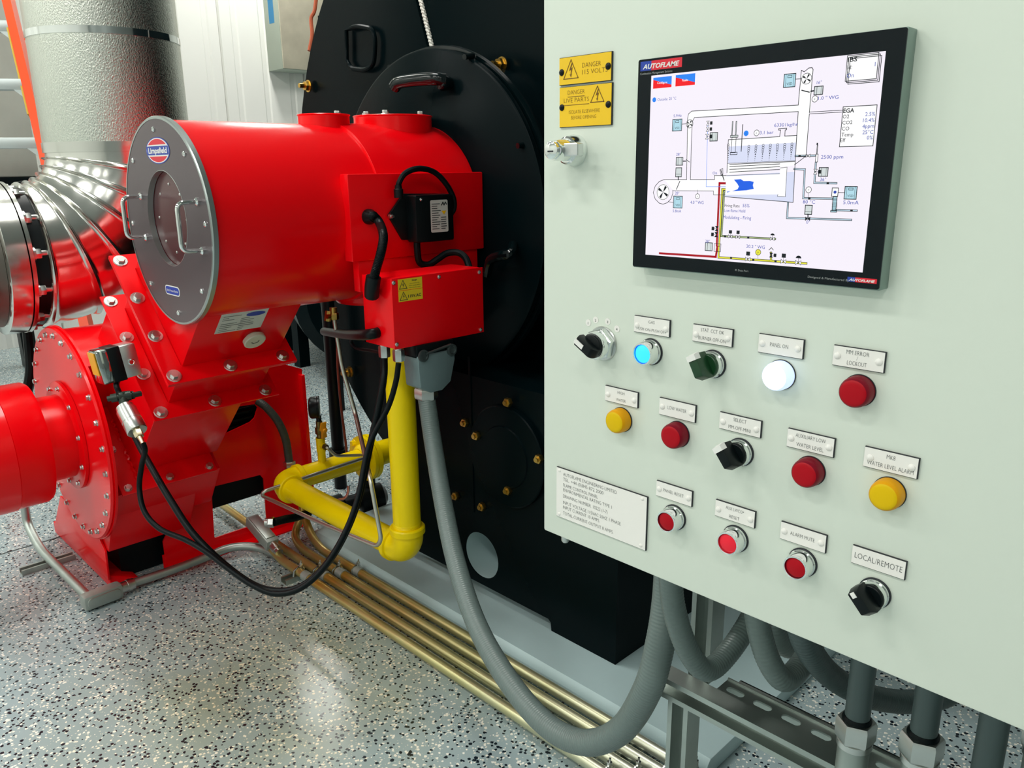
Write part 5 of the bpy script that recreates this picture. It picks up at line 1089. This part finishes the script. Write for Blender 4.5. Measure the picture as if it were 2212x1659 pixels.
b = MB(); b.lathe(V((GX1 - .012, ty - .012, gz)) + V((.55, .83, 0)).normalized() * .0205, (.55, .83, 0), [(0, .039), (.001, .039)], 32); part('gauge_dial', b, mat('lime_dial', (.55, .65, .05), .4), ga)
# steel impulse tubes

b = MB(); b.tube(bend([(-2.245,1.3935,1.0496), (-2.245,1.3913,1.0221), (-2.23,1.3977,0.8666), (-2.2,1.4198,0.6982), (-1.9402,1.29,0.5744), (-1.8998,1.29,0.3832), (-1.9274,1.29,0.3512), (-2.239,1.29,0.3235), (-2.6812,1.29,0.2976), (-2.655,1.2828,0.3247), (-2.655,1.5488,0.3309), (-2.655,1.7724,0.3355)], .03), .0072, 12)
it = solo('impulse_tube', b, mat('dull_stainless', (.62, .62, .55), .32, .9), 'thin bent stainless tube running down from the burner and along the yellow pipe', 'tube')
b = MB(); b.cyl((-2.245,1.391,1.0622), (-2.245,1.3895,1.0224), .012, seg=12); b.hexnut((-2.245,1.3913,1.0437), (-2.245,1.3913,1.0221), .016); b.cyl((-2.245,1.3923,1.0343), (-2.245,1.3643,1.0351), .008, seg=10); b.hexnut((-2.255,1.3788,1.0503), (-2.255,1.3708,1.0176), .011); solo('tube_fitting', b, BRASS, 'brass compression fitting under the red burner where the thin tube starts', 'pipe fitting')
b = MB(); b.tube(bend([(GX1 + .028, ty, GZ + .112), (GX1 + .05, ty, GZ + .112), (-2.69,1.6279,0.3656), (-2.69,1.7048,0.3469), (-2.69,1.8314,0.319)], .02), .0065, 10); solo('impulse_tube', b, MATS['dull_stainless'], 'short pale tube from the gauge branch towards the rear yellow flange', 'tube')
b = MB(); b.hexnut((GX1 + .024, ty, GZ + .112), (GX1 + .044, ty, GZ + .112), .013); solo('tube_fitting', b, MATS['dark_brass'], 'small dark brass nut on the gauge branch of the yellow pipe', 'pipe fitting')
# grey hose entering the conduit connector over the rear elbow
hose('dark grey hose dropping from the red side plate to a connector over the yellow elbow', [(-2.93,1.4311,0.5948), (-2.9,1.4513,0.5691), (-2.88,1.4858,0.5062), (-2.88,1.5131,0.4191), (-2.88,1.5203,0.3149)], .0165, mat('olive_hose', (.05, .065, .055), .5), fit=[((-2.88,1.521,0.3229), (0, 0, -1), .024, .026)])
# conduit body beside the blower
cb = thing('conduit_body', 'cast grey conduit fitting with rectangular cover beside the blower opening', 'conduit fitting', (-2.86, 1.33, .10))
a = V((-2.8364,1.318,0.1276)); c = V((-2.6532,1.318,0.0656)); d = (c - a).normalized()
e = V((0, 1, 0)); n_ = d.cross(e); n_ = n_ if n_.z > 0 else -n_
Mx = Matrix((( d.x, e.x, n_.x, a.x), (d.y, e.y, n_.y, a.y), (d.z, e.z, n_.z, a.z), (0, 0, 0, 1)))
b = MB(); b.box((-.02, -.026, -.024), (.155, .026, .022), Mx); part('fitting_body', b, CASTA, cb, bevel=.006)
b = MB(); b.box((-.008, -.020, .0222), (.135, .020, .026), Mx); part('fitting_cover', b, GALV, cb, bevel=.002)
b = MB(); p = Mx @ V((.155, 0, 0)); b.cyl(p, p + d * .035, .019, seg=16); b.cyl(p + d * .03, p + d * .05, .0165, seg=16); part('fitting_collar', b, STEEL, cb)
hose('short black hose with brass connector entering the conduit fitting from the right', [(-2.6188,1.2973,0.2056), (-2.618,1.3414,0.2026), (-2.6223,1.3927,0.1938), (-2.6316,1.4549,0.188)], .016, RUBBER, fit=[((-2.6188,1.2973,0.2056), (-.7, -.7, .0), .021, .022)])
# low conduit run round the blower feet
lr = thing('floor_conduit', 'bare steel conduit around the red blower feet with a cast corner fitting', 'pipe', (-2.8706,0.8095,0.03))
b = MB(); b.tube(bend([(-2.8743,0.8059,0.03), (-2.8653,1.0388,0.03), (-2.8621,1.2269,0.045), (-2.7909,1.3095,0.04), (-2.6831,1.331,0.03)], .25), .0165, 14); part('conduit_tube', b, GALV, lr)
b = MB(); b.tube(bend([(-3.5717,0.6894,0.2), (-3.5924,0.6879,0.09), (-3.4129,0.6798,0.04), (-2.8658,0.6907,0.04)], .12), .0165, 14); part('conduit_tube', b, GALV, lr)
a, c = V((-2.85,0.6744,0.035)), V((-2.8575,0.8007,0.035)); d = (c - a).normalized(); e = V((-d.y, d.x, 0))
Mx = Matrix(((d.x, e.x, 0, a.x), (d.y, e.y, 0, a.y), (0, 0, 1, a.z), (0, 0, 0, 1)))
b = MB(); b.box((-.01, -.026, -.030), ((c - a).length, .026, .026), Mx); part('corner_fitting', b, CASTA, lr, bevel=.012)
b = MB(); b.prism(rrect(.0, -.022, (c - a).length - .012, .018, .016), a - e * .026, d, Z_, -e, 0, .006); part('fitting_cover', b, GALV, lr, bevel=.002)
b = MB(); b.cyl(c - d * .005, c + d * .045, .0205, seg=18); b.cyl(c + d * .02, c + d * .034, .0225, seg=18); part('coupling', b, STEEL, lr)

# ------------------------------------------------------------------ stainless clad air duct
du = thing('air_duct', 'large round metal clad air duct with ribbed elbow and bolted flange behind the burner', 'duct', (-3.37, 1.17, .95))
VC = V((-3.375, 1.185, 0)); VR = .262; HZ = 1.196; ER = .379
z0 = HZ + ER
b = MB(); b.lathe(VC + Z_ * (z0 - .004), Z_, [(0, VR), (2.79, VR)], 64); part('vertical_pipe', b, STUCCO, du)
b = MB(); b.lathe(VC + Z_ * (z0 - .006), Z_, [(0, VR - .01), (0, VR + .0035), (.036, VR + .0035), (.036, VR - .01)], 64, caps=False); part('band', b, POLISH, du)
b = MB(); zb2 = (-3.2,1.0716,1.9859); b.lathe(VC + Z_ * (zb2[2] - .02), Z_, [(0, VR - .01), (0, VR + .003), (.024, VR + .003), (.024, VR - .01)], 64, caps=False); part('band', b, CHROME, du)
# elbow from vertical to the -Y direction, raised ribs between the gores
cen = VC + Z_ * z0 - Y_ * ER
ribs = [PI / 2 * t for t in (.13, .30, .47, .64, .80, .985)]
rings = []; N = 130
for i in range(N + 1):
    a = PI / 2 * i / N; r = VR * .985
    for q in ribs:
        r += .013 * math.exp(-((a - q) / .016) ** 2)
    ctr = cen + Y_ * (ER * math.cos(a)) - Z_ * (ER * math.sin(a)); u = (Y_ * math.cos(a) - Z_ * math.sin(a))
    rings.append([ctr + u * (r * math.cos(2 * PI * j / 72)) + X_ * (r * math.sin(2 * PI * j / 72)) for j in range(72)])
b = MB(); b.sweep(rings); part('ribbed_elbow', b, POLISH, du, sharp=60)
b = MB(); b.box((-3.64, 1.25, .975), (-3.05, 1.275, 1.10)); part('elbow_shade_plate', b, BLK, du)  # black plate added under the elbow, stands in for the shadow on the casing
yE = VC.y - ER; HC = V((VC.x, 0, HZ))
b = MB(); b.lathe(HC, Y_, [(yE - .045, VR * .93), (yE + .004, VR * .97)], 64); part('flange_gap', b, BLK, du)
b = MB(); b.lathe(HC, Y_, [(yE - .058, VR * .8), (yE - .058, VR + .012), (yE - .045, VR + .012), (yE - .045, VR * .8)], 64, caps=False); part('rear_flange', b, POLISH, du)
b = MB(); b.lathe(HC, Y_, [(yE - .128, VR * .8), (yE - .128, VR + .004), (yE - .124, VR + .010), (yE - .062, VR + .010), (yE - .060, VR * .8)], 64, caps=False); part('flange_band', b, POLISH, du)
b = MB(); b.lathe(HC, Y_, [(yE - .165, VR * .6), (yE - .160, VR * .90), (yE - .129, VR * .93)], 56); part('front_flange', b, mat('dull_cast_flange', (.16, .15, .13), .5, .7), du)
b = MB(); b.lathe(HC, Y_, [(yE - .75, VR * .74), (yE - .158, VR * .74)], 48); part('inlet_pipe', b, mat('dull_cast_flange2', (.22, .22, .20), .5, .7), du)
fbn = MB(); fbn.hexnut((0, 0, 0), (0, 0, .022), .019); fbn.cyl((0, 0, 0), (0, 0, .05), .010, seg=10); fbn.cyl((0, 0, -.004), (0, 0, .003), .024, seg=16); fm = mesh_of(fbn, 'flange_bolt', STEEL)
for k in range(12):
    a = 2 * PI * (k + .25) / 12
    inst('flange_bolt', fm, du, HC + V((math.cos(a) * VR * .86, yE - .162, math.sin(a) * VR * .86)), (0, -1, 0))
    inst('flange_bolt', fm, du, HC + V((math.cos(a) * VR * .955, yE - .040, math.sin(a) * VR * .955)), (0, 1, 0))

# ------------------------------------------------------------------ left background
b = MB(); b.box((-7.2, .35, 1.47), (-6.3, 1.66, 4.3)); solo('clad_plenum', b, OLDGALV, 'tall dull galvanised clad plenum box behind the orange ladder at far left', 'duct', bevel=.01)
la = thing('step_ladder', 'orange fibreglass step ladder with grey aluminium treads at far left', 'ladder', (-5.0866,1.3487,1.9168))
r0, r1 = V((-5.3574,1.3982,2.5594)), V((-4.7456,1.3107,1.4993)); low = r0 + (r1 - r0) * 2.35
d = (low - r0).normalized()
sx_ = V((-.55, -.83, 0)).normalized()                      # across the ladder, out of the picture to the left
nrm = d.cross(sx_).normalized()
def rail(o, name):
    b = MB(); q = [(-.012, -.046), (.032, -.046), (.032, -.038), (.0, -.038), (.0, .038), (.032, .038), (.032, .046), (-.012, .046)]
    b.prism(q, o, sx_, nrm, d, 0, (low - r0).length); part(name, b, ORANGE, la)
rail(r0, 'side_rail'); rail(r0 + sx_ * .50 , 'side_rail')
for yy, xx in ((-55, 20), (57, 42), (183, 72), (306, 98)):
    p = r0 + (r1 - r0) * ((yy + 60) / 432.0)
    b = MB(); M_ = Matrix(((sx_.x, -sx_.y, 0, p.x), (sx_.y, sx_.x, 0, p.y), (0, 0, 1, p.z), (0, 0, 0, 1)))
    b.box((.01, -.045, -.040), (.49, .045, .014), M_); part('tread', b, mat('aluminium_tread', (.60, .66, .66), .4, .8), la, bevel=.003)
    b = MB(); b.prism([(.0, -.040), (.10, -.040), (.0, -.125)], p + nrm * -.046, sx_, Z_, nrm, 0, .004); part('tread_brace', b, MATS['aluminium_tread'], la)
b = MB(); b.prism([(.03, 0), (.045, 0), (.045, .55), (.03, .55)], r0 + d * .35, sx_, d, nrm, -.030, .004); part('rail_label', b, mat('worn_yellow_label', (.55, .38, .03), .6), la)
b = MB(); b.box((-7.25, .30, 1.36), (-6.2, 1.70, 1.4695)); b.box((-7.2, .35, .0), (-7.1, .45, 1.37)); b.box((-6.4, .35, .0), (-6.3, .45, 1.37)); b.box((-7.2, 1.55, .0), (-7.1, 1.65, 1.37)); solo('support_frame', b, BLK, 'black steel support frame under the clad plenum at far left', 'metal frame')
b = MB(); b.tube(smooth([(-4.2391,0.936,1.3034), (-4.2387,0.9601,1.364), (-4.2784,1.0247,1.4437), (-4.2779,1.1018,1.4503)], 6), .012, 8); solo('black_lead', b, RUBBER, 'black lead crossing above the duct flange at far left', 'cable')
b = MB(); b.tube(smooth([(-3.6246,0.8229,0.9281), (-3.6012,0.8115,0.838), (-3.5758,0.7952,0.7299), (-3.5695,0.7665,0.64), (-3.5632,0.7379,0.5502)], 8), .020, 10); solo('black_cable', b, RUBBER, 'thick black cable hanging down between duct flange and red motor', 'cable')
# electrical boxes on the wall side
eb = thing('electrical_box', 'grey electrical enclosure with stainless door and strip of blue tape, top centre', 'electrical box', (-7.85, 4.7, 2.48))
ey = 4.389
b = MB(); b.box((-7.995, ey, 2.48), (-7.712, ey + .80, 4.2)); part('enclosure', b, mat('grey_green_box', (.38, .43, .36), .45), eb, bevel=.006)
b = MB(); b.box((-7.7115, ey + .004, 2.486), (-7.695, ey + .796, 4.19)); part('stainless_door', b, mat('mottled_stainless', (.60, .56, .44), .40, .45, bump=(3, .3, .03), vary=(3, .45)), eb, bevel=.004)
b = MB(); b.box((-7.6945, ey + .44, 2.92), (-7.68, ey + .47, 3.02)); part('door_latch', b, BLK, eb)
b = MB(); b.box((-7.90, ey - .0012, 2.92), (-7.80, ey - .0002, 3.28)); part('blue_tape', b, mat('blue_tape', (.02, .20, .42), .6), eb, flat=True)
b = MB(); b.tube(smooth([(-4.6615,2.9413,2.6167), (-4.6426,2.8959,2.4515), (-4.6484,2.8686,2.3966), (-4.6264,2.8534,2.3), (-4.6204,2.8218,2.2037)], 6), .012, 8); solo('orange_cable', b, mat('rust_orange_cable', (.45, .08, .02), .5), 'thin rust-orange cable beside the stainless electrical box', 'cable')
b = MB(); b.box(V((-4.9282,2.4973,1.7952)) - V((.2, .0, .10)), V((-4.2792,2.555,1.7675)) + V((.05, .3, -.06))); b.box((-4.3, 2.6, 0), (-4.24, 2.66, 1.6)); solo('dark_ledge', b, BLK, 'dark flat ledge just above the red drum behind it', 'ledge')
# second skid seen through the gap under the burner
bs_ = thing('far_skid', 'dark second machine on legs seen in the gap under the burner', 'machine', (-5.6, 3.4, 0))
b = MB(); a = V((-5.7034,3.4233,0.1259)); b.lathe((-6.6, 4.0, a.z + .50), (.70, -.30, 0), [(-.2, .40), (-.1, .50), (2.0, .50), (2.1, .42)], 36); part('vessel', b, BLACKP, bs_)
for x_, y_ in ((-6.15, 3.25), (-5.55, 3.05), (-6.0, 4.2), (-5.2, 3.75)):
    b = MB(); b.box((x_, y_, 0), (x_ + .09, y_ + .09, .75)); part('leg', b, BLACKP, bs_)
# black post and thin line in the gap
p = V((-3.162, 1.93, 0))
b = MB(); b.cyl((p.x, p.y, 0), (p.x, p.y, 1.15), .030, seg=14); b.cyl((p.x, p.y, .14), (p.x, p.y, .20), .045, seg=14); solo('black_post', b, BLK, 'slim black upright pipe in the gap behind the yellow flange', 'pipe', loc=(p.x, p.y, 0))
b = MB(); b.tube(smooth([(-3.0753,1.9151,0.7802), (-3.042,1.8856,0.6181), (-3.0014,1.8636,0.4559), (-2.9564,1.846,0.2937), (-2.9301,1.8332,0.1923)], 6), .006, 8); solo('copper_line', b, mat('dark_copper', (.22, .05, .03), .4, .6), 'thin dark copper line beside the black upright pipe', 'tube')
gv = thing('gas_valve', 'black valve body with copper tube on the floor under the rear yellow pipe', 'valve', (-3.0633,1.8117,0))
p = V((-2.9184,1.7251,0.06)) + V((.06, .06, 0)); b = MB(); b.lathe(p - V((.02, .14, 0)), (.3, .9, .05), [(0, .03), (.01, .05), (.10, .05), (.11, .035), (.17, .035), (.18, .06), (.28, .06), (.30, .03)], 20); b.cyl(p + V((.03, .08, .04)), p + V((.03, .08, .14)), .035, seg=16); part('valve_body', b, BLK, gv)
b = MB(); b.tube(bend([(-2.7595,1.5761,0.1497), (-2.7208,1.6759,0.153), (-2.715,1.6898,0.1736), (-2.7193,1.6972,0.2039)], .02), .0055, 8); part('copper_tube', b, COPPER, gv)
